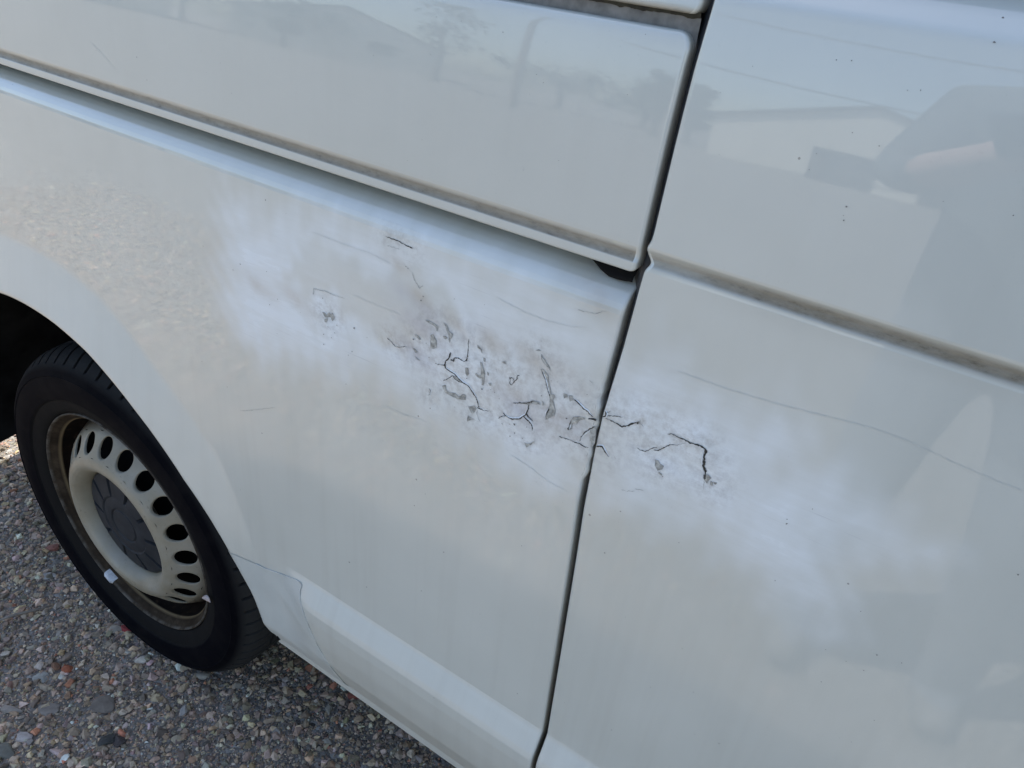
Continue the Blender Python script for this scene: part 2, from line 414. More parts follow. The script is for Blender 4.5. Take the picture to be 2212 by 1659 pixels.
# marks on the damaged side, as (x, z) on the sheet in metres
CRACKS=[([(0.742,1.0142),(0.7419,1.0058),(0.7424,0.9985),(0.7417,0.993),(0.7398,0.9913),(0.7361,0.9917),(0.7319,0.992),(0.7285,0.9901),(0.7282,0.9871),(0.7261,0.9877),(0.7246,0.9867)],0.00043,0.00119,1.0),([(0.7244,0.9943),(0.7238,0.9897),(0.7205,0.9846),(0.7191,0.9806),(0.7194,0.9763),(0.724,0.9747),(0.7294,0.9739),(0.7339,0.9713),(0.7393,0.9691),(0.7446,0.9689),(0.7491,0.9653),(0.7532,0.9611),(0.7557,0.9571),(0.7573,0.9518),(0.756,0.9492)],0.00152,0.00065,1.0),([(0.7078,0.976),(0.7141,0.9778),(0.7192,0.9791)],0.00043,0.00065,0.7),([(0.7176,0.9615),(0.7226,0.9666),(0.7275,0.9712),(0.732,0.9686),(0.7394,0.9687)],0.00065,0.00087,1.0),([(0.7565,0.9494),(0.7606,0.9497),(0.7633,0.9494),(0.7677,0.9512)],0.00076,0.00033,1.0),([(0.7561,0.9482),(0.7567,0.9423),(0.7586,0.9385),(0.761,0.9365)],0.00076,0.00033,0.6),([(0.6514,0.9806),(0.6561,0.9788),(0.6608,0.9756),(0.6654,0.9759),(0.6743,0.9803)],0.00065,0.00033,0.8),([(0.7854,0.9945),(0.7868,0.9909),(0.7861,0.9887),(0.7878,0.9875),(0.7902,0.9909),(0.7925,0.9952),(0.7933,0.9997),(0.7952,0.9998)],0.00054,0.00087,1.0),([(0.7857,0.9923),(0.7878,0.9946),(0.7902,0.9947),(0.789,0.9928)],0.00065,0.00065,1.0),([(0.8075,0.977),(0.807,0.9709),(0.8054,0.9653),(0.8029,0.9622),(0.8004,0.9591),(0.7939,0.9562),(0.79,0.9554),(0.7864,0.9558),(0.7832,0.9573)],0.00087,0.0013,1.0),([(0.7864,0.9558),(0.7814,0.952),(0.7782,0.9485)],0.00087,0.00033,1.0),([(0.8033,0.9629),(0.8059,0.9616),(0.8095,0.9603),(0.8123,0.9572),(0.8135,0.9523)],0.00174,0.00065,1.0),([(0.8061,0.9671),(0.8083,0.9647),(0.8135,0.9622)],0.0013,0.00087,1.0),([(0.7026,0.9475),(0.7043,0.9462),(0.7041,0.9419),(0.7019,0.9399)],0.00087,0.00043,1.0),([(0.8472,0.9994),(0.8504,0.999),(0.8538,0.9973),(0.8576,0.9953),(0.8613,0.9947),(0.8629,0.9931),(0.8662,0.9914)],0.00098,0.00076,1.0),([(0.8395,0.9596),(0.8449,0.9602),(0.8493,0.9613),(0.8549,0.961),(0.8602,0.9617),(0.8631,0.9606),(0.8674,0.9618)],0.00065,0.00065,1.0),([(0.8695,0.9832),(0.8644,0.978),(0.8609,0.9726),(0.8591,0.9679),(0.8589,0.9639)],0.00087,0.00054,1.0),([(0.7919,0.9711),(0.8002,0.9749),(0.8064,0.9782),(0.8116,0.9821)],0.00076,0.00098,0.7),([(0.8622,0.9873),(0.8658,0.9893),(0.8695,0.9901)],0.00152,0.00174,1.0),([(0.857,1.0214),(0.859,1.0201),(0.8609,1.0191)],0.00054,0.00054,0.6),([(0.8252,0.9699),(0.8253,0.9753),(0.8266,0.9816)],0.0013,0.00087,1.0),([(0.847,0.9694),(0.847,0.9747),(0.8488,0.9802)],0.0013,0.00087,1.0),([(0.8148,1.0125),(0.8191,1.0053),(0.8223,0.9984),(0.8253,0.9927)],0.00098,0.00087,0.85),([(0.8765,0.9949),(0.8817,0.9949),(0.8869,0.9941),(0.8912,0.9934),(0.895,0.9956),(0.8991,0.9997),(0.9034,1.0026)],0.00054,0.00141,1.0),([(0.905,1.0024),(0.9078,1.001)],0.00054,0.00043,0.7),([(0.9044,1.0035),(0.9042,1.0056)],0.00054,0.00043,0.7),([(0.8761,0.9969),(0.8808,0.9991),(0.8855,1.0007),(0.8903,1.002)],0.00054,0.00043,0.7),([(0.8765,0.9994),(0.8793,1.0024),(0.88,1.003)],0.00065,0.00065,0.7),([(0.8744,1.0012),(0.8764,0.9998),(0.8765,0.9971),(0.8739,0.9951)],0.00098,0.00098,0.7),([(0.9066,0.9801),(0.9092,0.9795),(0.9136,0.9802),(0.9173,0.9839),(0.9217,0.9878)],0.00054,0.00065,1.0),([(0.9197,0.9841),(0.9234,0.9855),(0.9277,0.9912),(0.9315,0.9953),(0.9344,0.9962)],0.00065,0.00065,1.0),([(0.9344,0.9962),(0.9363,0.9967),(0.9392,0.9994),(0.9423,1.0022)],0.00043,0.00033,0.6),([(0.9271,1.0025),(0.9294,1.0043),(0.9349,1.004),(0.9403,1.0043),(0.9443,1.0038),(0.9486,1.0048),(0.953,1.0056)],0.00065,0.0013,1.0),([(0.953,1.0056),(0.9561,1.0049),(0.9582,1.0029),(0.9577,1.0004),(0.9585,0.9956),(0.9593,0.9897),(0.9615,0.9855),(0.9622,0.9813),(0.9627,0.9779)],0.00195,0.00141,1.0),([(0.9626,0.9769),(0.9636,0.9728),(0.9646,0.9688)],0.00054,0.00043,0.5),([(0.8735,0.9659),(0.8783,0.9682),(0.8805,0.9659),(0.8833,0.963),(0.8858,0.9613)],0.0013,0.00076,1.0),([(0.8887,0.9642),(0.8925,0.9623)],0.00043,0.00033,0.5),([(0.9021,0.9363),(0.9071,0.9374),(0.9133,0.9408)],0.00043,0.00043,0.4),([(0.9128,0.943),(0.9202,0.9445)],0.00043,0.00043,0.4),([(0.6461,1.0767),(0.6598,1.0768),(0.6758,1.075)],0.00065,0.00081,0.8),([(0.6482,1.0694),(0.6619,1.07)],0.00049,0.00049,0.4),([(0.6773,1.054),(0.6794,1.048),(0.6862,1.0421),(0.6899,1.0454)],0.00049,0.00081,0.6),([(0.56,0.9996),(0.5733,1.0017),(0.5808,1.0013),(0.5992,1.0023)],0.00081,0.00033,0.5),([(0.5589,0.9931),(0.56,1.0003)],0.0013,0.0013,0.6),([(0.4325,0.801),(0.4634,0.817),(0.493,0.8332)],0.00049,0.00049,0.4),([(0.5573,1.0558),(0.581,1.0558),(0.5987,1.0555),(0.6297,1.0566),(0.6531,1.0544)],0.00041,0.00049,0.35),([(0.61,1.0097),(0.6347,1.0094),(0.6654,1.01)],0.00049,0.00049,0.25),([(0.6516,0.906),(0.6733,0.9065),(0.7013,0.911)],0.00065,0.00065,0.3),([(0.7963,0.9174),(0.8185,0.9144),(0.8372,0.91),(0.8534,0.9097)],0.00072,0.00072,0.35),([(0.7632,1.06),(0.79,1.0565),(0.8124,1.0561),(0.8336,1.0589),(0.8469,1.063)],0.00054,0.00054,0.3),([(0.8364,1.0741),(0.8499,1.0755),(0.8595,1.0815)],0.00054,0.00054,0.4),([(0.922,1.0556),(0.9584,1.0561),(0.9921,1.0588),(1.0233,1.063),(1.0528,1.067),(1.0722,1.0674),(1.1016,1.0644),(1.1292,1.0626),(1.1428,1.0625)],0.00054,0.00054,0.3),([(0.2466,1.1677),(0.2638,1.1591),(0.2856,1.1476)],0.00072,0.00036,0.3),([(0.7715,1.1663),(0.7735,1.1656),(0.7727,1.1637),(0.7714,1.1647)],0.00072,0.00072,0.5)]
CHIPS=[[(0.7275,0.9712),(0.7317,0.9724),(0.7371,0.9702),(0.7394,0.9687),(0.7342,0.968),(0.7299,0.9687)],[(0.7169,0.9557),(0.72,0.9585),(0.7217,0.9536),(0.7248,0.9519),(0.7311,0.9541),(0.7356,0.9524),(0.7395,0.9567),(0.743,0.9579),(0.7433,0.9522),(0.7389,0.9508),(0.7337,0.9494),(0.725,0.9497),(0.7206,0.9501),(0.7185,0.9527)],[(0.702,1.0029),(0.7045,1.0053),(0.7063,1.0026),(0.7086,0.9997),(0.7086,0.993),(0.7056,0.9909),(0.7026,0.9907)],[(0.6951,1.0155),(0.6994,1.0156),(0.7047,1.0157),(0.7096,1.0137),(0.7089,1.0093),(0.7078,1.0094),(0.7072,1.0129),(0.7027,1.0136),(0.6968,1.0143)],[(0.7148,1.0198),(0.7186,1.0184),(0.7211,1.0138),(0.7248,1.0124),(0.7246,1.0095),(0.723,1.007),(0.7231,1.0033),(0.7218,1.0056),(0.7209,1.01),(0.7184,1.0146)],[(0.6834,0.9965),(0.6878,0.9967),(0.6912,0.9941),(0.6891,0.9931),(0.6846,0.9945)],[(0.681,0.9809),(0.6843,0.9812),(0.6872,0.9793),(0.6845,0.978)],[(0.6842,0.9741),(0.6882,0.9727),(0.691,0.9721),(0.6871,0.972)],[(0.7508,1.012),(0.7533,1.0111),(0.7557,1.0083),(0.7565,1.0058),(0.7541,1.0086),(0.7521,1.0092)],[(0.7579,1.0022),(0.7599,1.002),(0.7602,0.9989),(0.7587,0.9992)],[(0.7555,0.997),(0.7574,0.9973),(0.7595,0.992),(0.7615,0.9881),(0.7611,0.9831),(0.7609,0.9757),(0.7594,0.9756),(0.7594,0.9824),(0.7557,0.9813),(0.7515,0.9825),(0.7523,0.9848),(0.7555,0.9835),(0.7578,0.9851),(0.7578,0.9894)],[(0.7637,0.9904),(0.7653,0.9896),(0.7651,0.9872),(0.7637,0.9875)],[(0.7659,0.9803),(0.7675,0.98),(0.7687,0.9824),(0.7686,0.9785),(0.7666,0.9785)],[(0.7409,0.9854),(0.7439,0.9865),(0.7437,0.9827),(0.7453,0.9805),(0.7427,0.9776),(0.7414,0.9798)],[(0.8065,1.0275),(0.8088,1.0297),(0.8116,1.0295),(0.8091,1.0281)],[(0.8116,1.0264),(0.8133,1.0244),(0.8163,1.0229),(0.8206,1.0185),(0.8225,1.0156),(0.8188,1.0186),(0.815,1.0198),(0.813,1.0221)],[(0.8138,1.013),(0.8153,1.0147),(0.8179,1.0129),(0.821,1.0106),(0.822,1.0056),(0.8244,1.0011),(0.8262,0.9954),(0.8293,0.9963),(0.8306,0.9941),(0.8288,0.991),(0.8311,0.9854),(0.8328,0.9834),(0.8324,0.9775),(0.8288,0.974),(0.8261,0.9703),(0.825,0.9752),(0.8261,0.9804),(0.8268,0.9864),(0.8252,0.9931),(0.8221,0.9983),(0.8191,1.0053),(0.8156,1.0102)],[(0.7938,0.9717),(0.8001,0.9756),(0.8063,0.9788),(0.8105,0.9826),(0.8161,0.9831),(0.8182,0.9817),(0.8119,0.9798),(0.8066,0.9766)],[(0.8078,0.9369),(0.8103,0.9366),(0.8139,0.9393),(0.8173,0.943),(0.8141,0.9377),(0.8099,0.9327)],[(0.7467,0.9471),(0.7527,0.9503),(0.755,0.9482),(0.7534,0.9434),(0.7504,0.942),(0.7486,0.9438)],[(0.7476,0.9381),(0.7498,0.9371),(0.7541,0.9369),(0.7511,0.9345),(0.7471,0.9316)],[(0.8428,1.0016),(0.8457,1.0029),(0.8473,0.999),(0.8441,0.9967)],[(0.8375,1.0012),(0.8405,1.002),(0.8414,0.9992),(0.8386,0.9973)],[(0.8195,0.9855),(0.8216,0.9841),(0.8211,0.981),(0.8195,0.9822)],[(0.8477,0.9788),(0.8495,0.9838),(0.854,0.9863),(0.859,0.9877),(0.8598,0.9862),(0.8547,0.9824),(0.8529,0.9774),(0.8509,0.9784),(0.8496,0.9758),(0.8498,0.9721),(0.847,0.9694),(0.8468,0.9736)],[(0.7761,1.0057),(0.7793,1.0074),(0.7815,1.0051),(0.7791,1.005)],[(0.7154,1.007),(0.7179,1.0084),(0.7206,1.0071),(0.7187,1.005),(0.7166,1.0051)],[(0.9618,0.9829),(0.9643,0.9837),(0.967,0.9819),(0.9659,0.9787),(0.9656,0.9757),(0.9631,0.9777)],[(0.9674,0.979),(0.9693,0.979),(0.9694,0.9755),(0.9681,0.9761)],[(0.9699,0.9796),(0.9724,0.9797),(0.9715,0.9779),(0.9703,0.9782)],[(0.9229,0.977),(0.9254,0.9768),(0.9273,0.9755),(0.9304,0.9747),(0.9299,0.9716),(0.9272,0.9689),(0.9252,0.9706),(0.9239,0.9719)],[(0.9279,0.9678),(0.931,0.9666),(0.9309,0.9651),(0.9284,0.9657)],[(0.9014,1.0021),(0.9035,1.0038),(0.9044,1.0024),(0.9029,1.0008)],[(0.57,0.9785),(0.5729,0.9788),(0.5757,0.9767),(0.5787,0.9811),(0.5815,0.9795),(0.5834,0.9825),(0.5862,0.9781),(0.5827,0.9727),(0.5805,0.9761),(0.5767,0.9747),(0.5728,0.9741)],[(0.5728,0.9717),(0.5766,0.9736),(0.5756,0.9688),(0.5731,0.9692)]]
SPOTS=[(0.7832,0.9452,0.00141),(0.796,0.9511,0.00217),(0.7913,0.949,0.00087),(0.7967,0.9418,0.0013),(0.7924,0.9362,0.0013),(0.8049,0.9401,0.00108),(0.808,0.9537,0.00108),(0.7598,0.9714,0.00163),(0.7728,0.9735,0.00098),(0.743,0.9751,0.00108),(0.8179,0.99,0.0013),(0.6821,0.9907,0.00195),(0.6973,0.993,0.00108),(0.701,0.9798,0.0013),(0.7686,0.9746,0.00098),(0.8243,1.007,0.00087),(0.83,1.0084,0.00087),(0.7323,0.9402,0.00054),(0.7716,0.9955,0.00087),(0.8098,1.0375,0.00065),(0.7778,0.9693,0.00108),(0.8439,0.9799,0.00174),(0.8574,1.0083,0.00087),(0.5713,0.9935,0.0013),(0.5747,0.9716,0.00114),(0.5774,0.9648,0.00114),(0.5889,0.9706,0.00146),(0.586,0.9616,0.0013),(0.5816,0.9545,0.0013),(0.5714,0.9546,0.00146),(0.5711,0.9432,0.0013),(0.6103,0.9753,0.00146),(0.6085,0.9496,0.00163),(0.6038,0.9437,0.00114),(0.5091,0.9715,0.00146),(0.4968,0.9608,0.00146),(0.4559,0.9922,0.00163),(0.444,0.9821,0.00114),(0.4954,0.9968,0.00098),(0.5413,0.9679,0.00081),(0.505,0.9306,0.00081),(0.6724,1.0557,0.00114),(0.67,1.0567,0.00098),(0.7231,1.0445,0.00081),(0.7533,1.0496,0.00065),(0.6886,1.0314,0.00163),(0.6906,1.0359,0.0013),(0.4979,1.0699,0.0013),(0.5253,1.0643,0.00065),(0.6268,0.9715,0.00098),(0.6113,0.9749,0.00098),(0.611,0.976,0.00108),(1.0274,0.9722,0.00163),(1.0266,0.9758,0.0009),(1.0395,0.9923,0.0009),(1.1126,0.8775,0.0009),(1.0843,0.8792,0.00072),(1.0406,0.7203,0.00145),(1.019,0.7141,0.00108),(1.006,0.7633,0.0009),(1.1153,0.8966,0.00127),(1.162,1.0073,0.00127),(1.1311,0.9002,0.0009),(1.1338,0.8369,0.00108),(1.0342,0.9195,0.0009),(1.0939,0.927,0.00072),(1.0998,0.8777,0.00072),(1.1277,0.804,0.00072),(0.9946,1.1954,0.00163),(0.9957,1.1875,0.00127),(0.9947,1.1901,0.0009),(1.0105,1.2633,0.00145),(1.0042,1.262,0.0009),(0.9709,1.2715,0.00108),(0.9628,1.2705,0.00127),(0.9024,1.242,0.0009),(0.9174,1.2595,0.00072),(0.9687,1.2203,0.0009),(0.9121,1.2068,0.0009),(0.9841,1.2355,0.00108),(1.0003,1.2317,0.00072),(0.9676,1.2107,0.00108),(1.0356,1.291,0.00253),(1.0349,1.3023,0.00199),(1.0765,1.2123,0.00127),(1.0421,1.211,0.0009),(0.9698,0.7399,0.0009),(0.9001,0.8645,0.00145),(0.8199,0.8239,0.0009),(0.7436,0.5499,0.00108),(0.7832,0.7047,0.0009),(0.6805,1.2528,0.00072),(0.703,1.2533,0.00072),(0.7783,1.2254,0.00072),(0.7719,1.2295,0.00072),(0.6789,1.227,0.00072),(0.6236,1.2174,0.00072),(0.8421,1.2295,0.0009),(0.6648,1.1458,0.00072),(0.7396,1.2514,0.00108),(0.8452,1.266,0.0009),(0.8003,1.1773,0.00072),(0.2136,1.0295,0.0009),(0.111,0.9458,0.0009),(0.4573,1.1582,0.00108),(0.4434,1.1815,0.0009),(0.4982,1.0702,0.00108),(0.4158,0.6731,0.00108)]
WEAR={'haze_panel':[[(0.4458,1.0595),(0.4886,1.0639),(0.5381,1.0638),(0.6067,1.0826),(0.6795,1.0827),(0.7495,1.0897),(0.8145,1.0853),(0.8694,1.0777),(0.8689,0.9921),(0.8693,0.9246),(0.8552,0.9095),(0.8108,0.9066),(0.7445,0.9126),(0.6785,0.9267),(0.6083,0.9285),(0.5306,0.9022),(0.4739,0.8908),(0.426,0.9184),(0.4241,0.9876)]],'haze_door':[[(0.8701,1.0509),(0.9084,1.062),(0.96,1.041),(0.9955,1.0566),(1.0189,1.0216),(1.0625,1.0125),(1.1097,1.0033),(1.1063,0.9807),(1.0749,0.9565),(1.0778,0.9067),(1.0485,0.901),(0.9924,0.9188),(0.9584,0.9323),(0.8839,0.9124),(0.8698,0.9655)]],'dark_in_haze':[[(0.5435,1.0429),(0.6076,1.0442),(0.672,1.047),(0.6938,1.0282),(0.6867,0.9798),(0.6431,0.9726),(0.5728,0.9959),(0.5232,0.9989)],[(0.7312,1.0495),(0.7148,1.018),(0.6856,0.9981),(0.6731,1.0299),(0.682,1.0502)],[(0.5692,0.8788),(0.6325,0.9012),(0.7192,0.8924),(0.7468,0.8844),(0.6626,0.8818)]],'brown':[((0.4821,0.9754),0.0156),((0.535,0.9806),0.0146),((0.6857,1.0342),0.0104),((0.7268,1.0223),0.0135),((0.763,1.0204),0.0146),((0.8042,1.019),0.0177),((0.8323,1.0196),0.0156),((0.8443,1.0118),0.0135),((0.7921,0.9762),0.0156),((0.846,1.0882),0.0177),((0.661,1.0563),0.0114)],'violet':[((0.6875,1.0081),0.0208),((0.6815,0.9778),0.0177),((0.6994,1.0213),0.0125),((0.8027,0.9668),0.0187),((0.829,0.9741),0.0135),((0.6731,1.0299),0.0135),((0.8509,0.9749),0.0146)]}

# ---------------------------------------------------------------- van side surface
def base_y(z):
    z = np.asarray(z, float)
    y = np.where(z > .88, -.055 + .12 * (z - .88) ** 2, -.055)
    return y + np.where(z > 1.195, .45 * (z - 1.195) ** 2, 0)

GAPZ = [.393, .574, .70, .844, .90, .977, 1.02, 1.057, 1.131, 1.2514, 1.29, 1.40]
GAPX = [.8798, .8794, .8765, .8727, .8708, .8705, .8730, .8758, .8792, .8800, .8812, .884]
def gap_x(z): return np.interp(z, GAPZ, GAPX)
def gap_left(z):
    z = np.asarray(z, float)
    bulge = .0032 * sstep(.924, .937, z) * (1 - sstep(.985, 1.016, z)) - .0008 * sstep(1.02, 1.05, z)
    jag = .0005 * np.sin(z * 410) * sstep(.93, .95, z) * (1 - sstep(1.01, 1.03, z))
    return gap_x(z) - .0036 + bulge + jag
def gap_right(z):
    z = np.asarray(z, float)
    kink = -.0024 * np.exp(-((z - 1.134) / .006) ** 2) + .0026 * np.exp(-((z - 1.1245) / .004) ** 2)
    return gap_x(z) + .0016 + kink

ARCH_T = [-30, 4.5, 19.2, 29.6, 44.8, 58.7, 71, 79.5, 88.7, 97.9, 110, 122, 135, 150, 161, 176, 210]
ARCH_R = [.4395, .4395, .442, .4405, .4445, .4560, .4690, .4695, .467, .464, .466, .456, .4445, .4405, .446, .4395, .4395]
FL_R = [.44, .455, .475, .500, .536, .546, .567, .567, .560, .557, .56, .55, .536, .500, .475, .455, .44]
FL_A = [0, 0, .004, .010, .017, .020, .021, .021, .021, .021, .021, .020, .017, .010, .004, 0, 0]
def ra(th): return np.interp(th, ARCH_T, ARCH_R)

DENTS = [(.63, .98, .045, .030, .0012), (.72, .955, .05, .022, .0016), (.80, .925, .04, .028, .0018), (.52, 1.0, .03, .05, -.0010),
         (.845, .985, .02, .05, -.0012), (.83, .90, .025, .02, -.0012), (.95, .945, .05, .03, .0014), (1.03, .95, .06, .035, -.0012),
         (.91, .93, .02, .03, -.0014), (.70, 1.01, .04, .02, -.0009), (.58, .90, .07, .05, .0007), (1.12, .93, .07, .05, .0012)]
_dp = [p for c in CRACKS if c[3] > .65 for p in c[0]] + [p for c in CHIPS for p in c[::3]]
_lr = np.random.default_rng(21)
LUMPS = []
for p_ in _dp[::2]:
    a_ = _lr.normal(0, .006, 2); LUMPS.append((p_[0] + a_[0], p_[1] + a_[1], _lr.uniform(.004, .013), _lr.uniform(-.00075, .00075)))
LUMPS = np.array(LUMPS)
def lump_y(x, z):
    sh = x.shape; x = x.ravel(); z = z.ravel(); out = np.zeros(x.shape)
    near = (x > .45) & (x < 1.1) & (z > .84) & (z < 1.08)
    if near.any():
        xn, zn = x[near][:, None], z[near][:, None]
        out[near] = (LUMPS[:, 3] * np.exp(-((xn - LUMPS[:, 0]) ** 2 + (zn - LUMPS[:, 1]) ** 2) / LUMPS[:, 2] ** 2)).sum(1)
    return out.reshape(sh)
def grime_at(x, z):
    out = np.zeros(x.shape); near = (x > .4) & (x < 1.2) & (z > .8) & (z < 1.09)
    if near.any():
        D = np.array(_dp); d2 = (x[near][:, None] - D[:, 0]) ** 2 + (z[near][:, None] - D[:, 1]) ** 2
        out[near] = np.exp(-np.sqrt(d2.min(1)) / .0085) * .9 + .12 * np.minimum(np.exp(-d2 / .018 ** 2).sum(1), 3)
    return np.clip(out, 0, 1)
def side_y(x, z, flare=True):
    x = np.asarray(x, float); z = np.asarray(z, float)
    x, z = np.broadcast_arrays(x, z)
    y = base_y(z)
    y = y + lump_y(np.broadcast_to(x, y.shape), np.broadcast_to(z, y.shape))
    for dx, dz, rx, rz, a in DENTS:
        y = y + a * np.exp(-((x - dx) / rx) ** 2 - ((z - dz) / rz) ** 2)
    if flare:
        r = np.hypot(x, z - .33); th = np.degrees(np.arctan2(z - .33, x))
        a = ra(th); f = np.interp(th, ARCH_T, FL_R); A = np.interp(th, ARCH_T, FL_A)
        t = np.clip((r - a) / np.maximum(f - a, 1e-3), 0, 1)
        s = np.where(t > .86, (1 - t) ** 2 / (2 * .14), (1 - t) - .07) / .93
        y = y - A * np.clip(s, 0, 1)
        d = np.clip((.011 - (r - a)) / .011, 0, 1)
        y = y + .0075 * d ** 2.2
    # sill
    sp = np.interp(z, [.393, .402, .407, .42, .46, .50, .535, .552, .560, .578, .584, .588], [-.0415, -.0420, -.0418, -.049, -.0615, -.0675, -.0705, -.0705, -.0685, -.0595, -.0562, -.055])
    w = np.where(sp < -.055, sstep(.47, .55, x), 1.0)
    y = np.where(z < .588, y + (sp + .055) * w, y)
    return y

def poly_sdf(px, pz, poly):
    P = np.asarray(poly); n = len(P)
    d = np.full(px.shape, 1e9); inside = np.zeros(px.shape, bool)
    for i in range(n):
        a = P[i]; b = P[(i + 1) % n]; e = b - a
        wx, wz = px - a[0], pz - a[1]
        t = np.clip((wx * e[0] + wz * e[1]) / (e @ e), 0, 1)
        d = np.minimum(d, np.hypot(wx - e[0] * t, wz - e[1] * t))
        c = ((a[1] > pz) != (b[1] > pz)) & (px < (b[0] - a[0]) * (pz - a[1]) / (b[1] - a[1] + 1e-12) + a[0])
        inside ^= c
    return np.where(inside, -d, d)


def wear_attrs(V, panel, extra_dirt=None):
    V = np.asarray(V); x, z = V[:, 0], V[:, 2]
    haze = np.zeros(len(x))
    wx = x + .006 * np.sin(61 * z + 17 * x) + .005 * np.sin(133 * z - 71 * x + 1.3) + .005 * np.sin(240 * x + 190 * z)
    wz = z + .006 * np.sin(53 * x + 29 * z + .7) + .005 * np.sin(127 * x - 88 * z) + .004 * np.sin(260 * x + 3)
    for key in ('haze_panel', 'haze_door'):
        if (key == 'haze_panel') != (panel == 'left'): continue
        for poly in WEAR[key]:
            haze = np.maximum(haze, 1 - sstep(-.046, .036, poly_sdf(wx, wz, poly)))
    if panel == 'left':
        for poly in WEAR['dark_in_haze']:
            haze = haze * (1 - .62 * (1 - sstep(-.012, .014, poly_sdf(wx, wz, poly))))
    bl = {}
    for key in ('brown', 'violet'):
        s = np.zeros(len(x))
        for (cx, cz), r in WEAR[key]:
            s = np.maximum(s, np.exp(-(((x - cx) * .93 - (z - cz) * .36) / (1.5 * r)) ** 2 - (((z - cz) * .93 + (x - cx) * .36) / (.62 * r)) ** 2))
        bl[key] = s if panel in ('left', 'door') else s * 0
    dirt = np.zeros(len(x)) if extra_dirt is None else extra_dirt
    return {'grime': grime_at(x, z) if panel in ('left', 'door') else haze * 0, 'haze': haze, 'brown': bl['brown'], 'violet': bl['violet'], 'dirt': dirt}

# ---------------------------------------------------------------- the van
van = empty('white_van')
tag(van, 'weathered white panel van with cracked filler across its side and a rusty steel wheel', 'van')

XR = -.95
EDGE = [(0, 0), (.0009, .00002), (.0018, .0002), (.0026, .0008), (.0032, .0017), (.0034, .0032), (.0034, .022)]

# --- rear quarter panel: one pressed sheet round the wheel arch, with sill and rail shoulder
Z0, Z1 = .588, 1.06
def outer_r(th):
    c, s = math.cos(th), math.sin(th)
    r = (Z1 - .33) / s if s > 1e-6 else 9
    if c > 0:
        for _ in range(4):
            z = .33 + min(r, 3) * s
            r2 = float(gap_left(min(max(z, Z0), Z1)) - .0034) / c
            rr = min((Z1 - .33) / s, r2); r = rr
    elif c < 0:
        r = min(r, XR / c)
    return r
th0 = math.atan2(Z0 - .33, float(gap_left(Z0)) - .0034); th1 = math.pi - math.atan2(Z0 - .33, -XR)
ths = np.concatenate([np.linspace(th0, math.radians(112), 430), np.linspace(math.radians(112), th1, 60)[1:]])
corner = math.atan2(Z1 - .33, float(gap_left(Z1)) - .0034)
ths = np.sort(np.append(ths, [corner]))
us = np.concatenate([np.linspace(0, .09, 16), np.linspace(.09, 1, 130)[1:]])
rows = []
for t in ths:
    a = max(float(ra(math.degrees(t))), (Z0 - .33) / math.sin(t)); b = max(outer_r(t), a)
    r = a + (b - a) * us
    rows.append(np.stack([r * math.cos(t), .33 + r * math.sin(t)], 1))
G = np.array(rows)
Pq = np.stack([G[..., 0], side_y(G[..., 0], G[..., 1]), G[..., 1]], -1)
q = MB()
q.grid(Pq)
# arch return flange (upper part)
am = [i for i, t in enumerate(ths) if ra(math.degrees(t)) > (Z0 - .33) / math.sin(t)]
fl = []
for i in am:
    x, y, z = Pq[i, 0]; k = math.hypot(x, z - .33)
    fl.append([(x, y, z), (x * (1 - .0012 / k), y + .004, z - (z - .33) * .0012 / k), (x * (1 - .001 / k), y + .022, z - (z - .33) * .001 / k)])
q.grid(fl)
# sill strip
zs = np.concatenate([np.linspace(.393, .41, 8), np.linspace(.412, .53, 26), np.linspace(.532, .588, 30)])
srow = []
for z in zs:
    lo, hi = .30, .50
    for _ in range(30):
        mid = (lo + hi) / 2
        if math.hypot(mid, z - .33) < float(ra(math.degrees(math.atan2(z - .33, mid)))): lo = mid
        else: hi = mid
    xs_ = lo + (float(gap_left(z)) - .0034 - lo) * np.concatenate([np.linspace(0, .1, 14), np.linspace(.1, 1, 90)[1:]])
    srow.append([(x, float(side_y(x, z)), z) for x in xs_])
S = np.array(srow)
q.grid(S)
q.grid([[S[i, 0], (S[i, 0, 0] - .001, S[i, 0, 1] + .004, S[i, 0, 2]), (S[i, 0, 0] - .001, S[i, 0, 1] + .03, S[i, 0, 2])] for i in range(len(S))])
q.grid([[S[0, j], (S[0, j, 0], S[0, j, 1] + .003, S[0, j, 2] - .0012), (S[0, j, 0], S[0, j, 1] + .03, S[0, j, 2] + .004)] for j in range(S.shape[1])])
# rail shoulder strip
# (profile turns in under the rail like a quarter round)
SH = [(1.081, 0), (1.0850, .0008), (1.0890, .0024), (1.0928, .0050), (1.0963, .0086), (1.0995, .0132), (1.1022, .0188), (1.1045, .0254), (1.1062, .0330), (1.1072, .0420), (1.1072, .070)]
SH = [(float(np.interp(k, range(len(SH)), [p[0] for p in SH])), float(np.interp(k, range(len(SH)), [p[1] for p in SH]))) for k in np.linspace(0, len(SH) - 1, 50)]
zs = [(z, 0) for z in np.linspace(1.06, 1.0805, 6)] + SH
us2 = np.concatenate([np.linspace(0, .5, 30), np.linspace(.5, 1, 120)[1:]])
T = np.array([[(x, float(side_y(x, z)) + dy, z) for x in XR + (float(gap_left(z)) - .0034 - XR) * us2] for z, dy in zs])
q.grid(T)
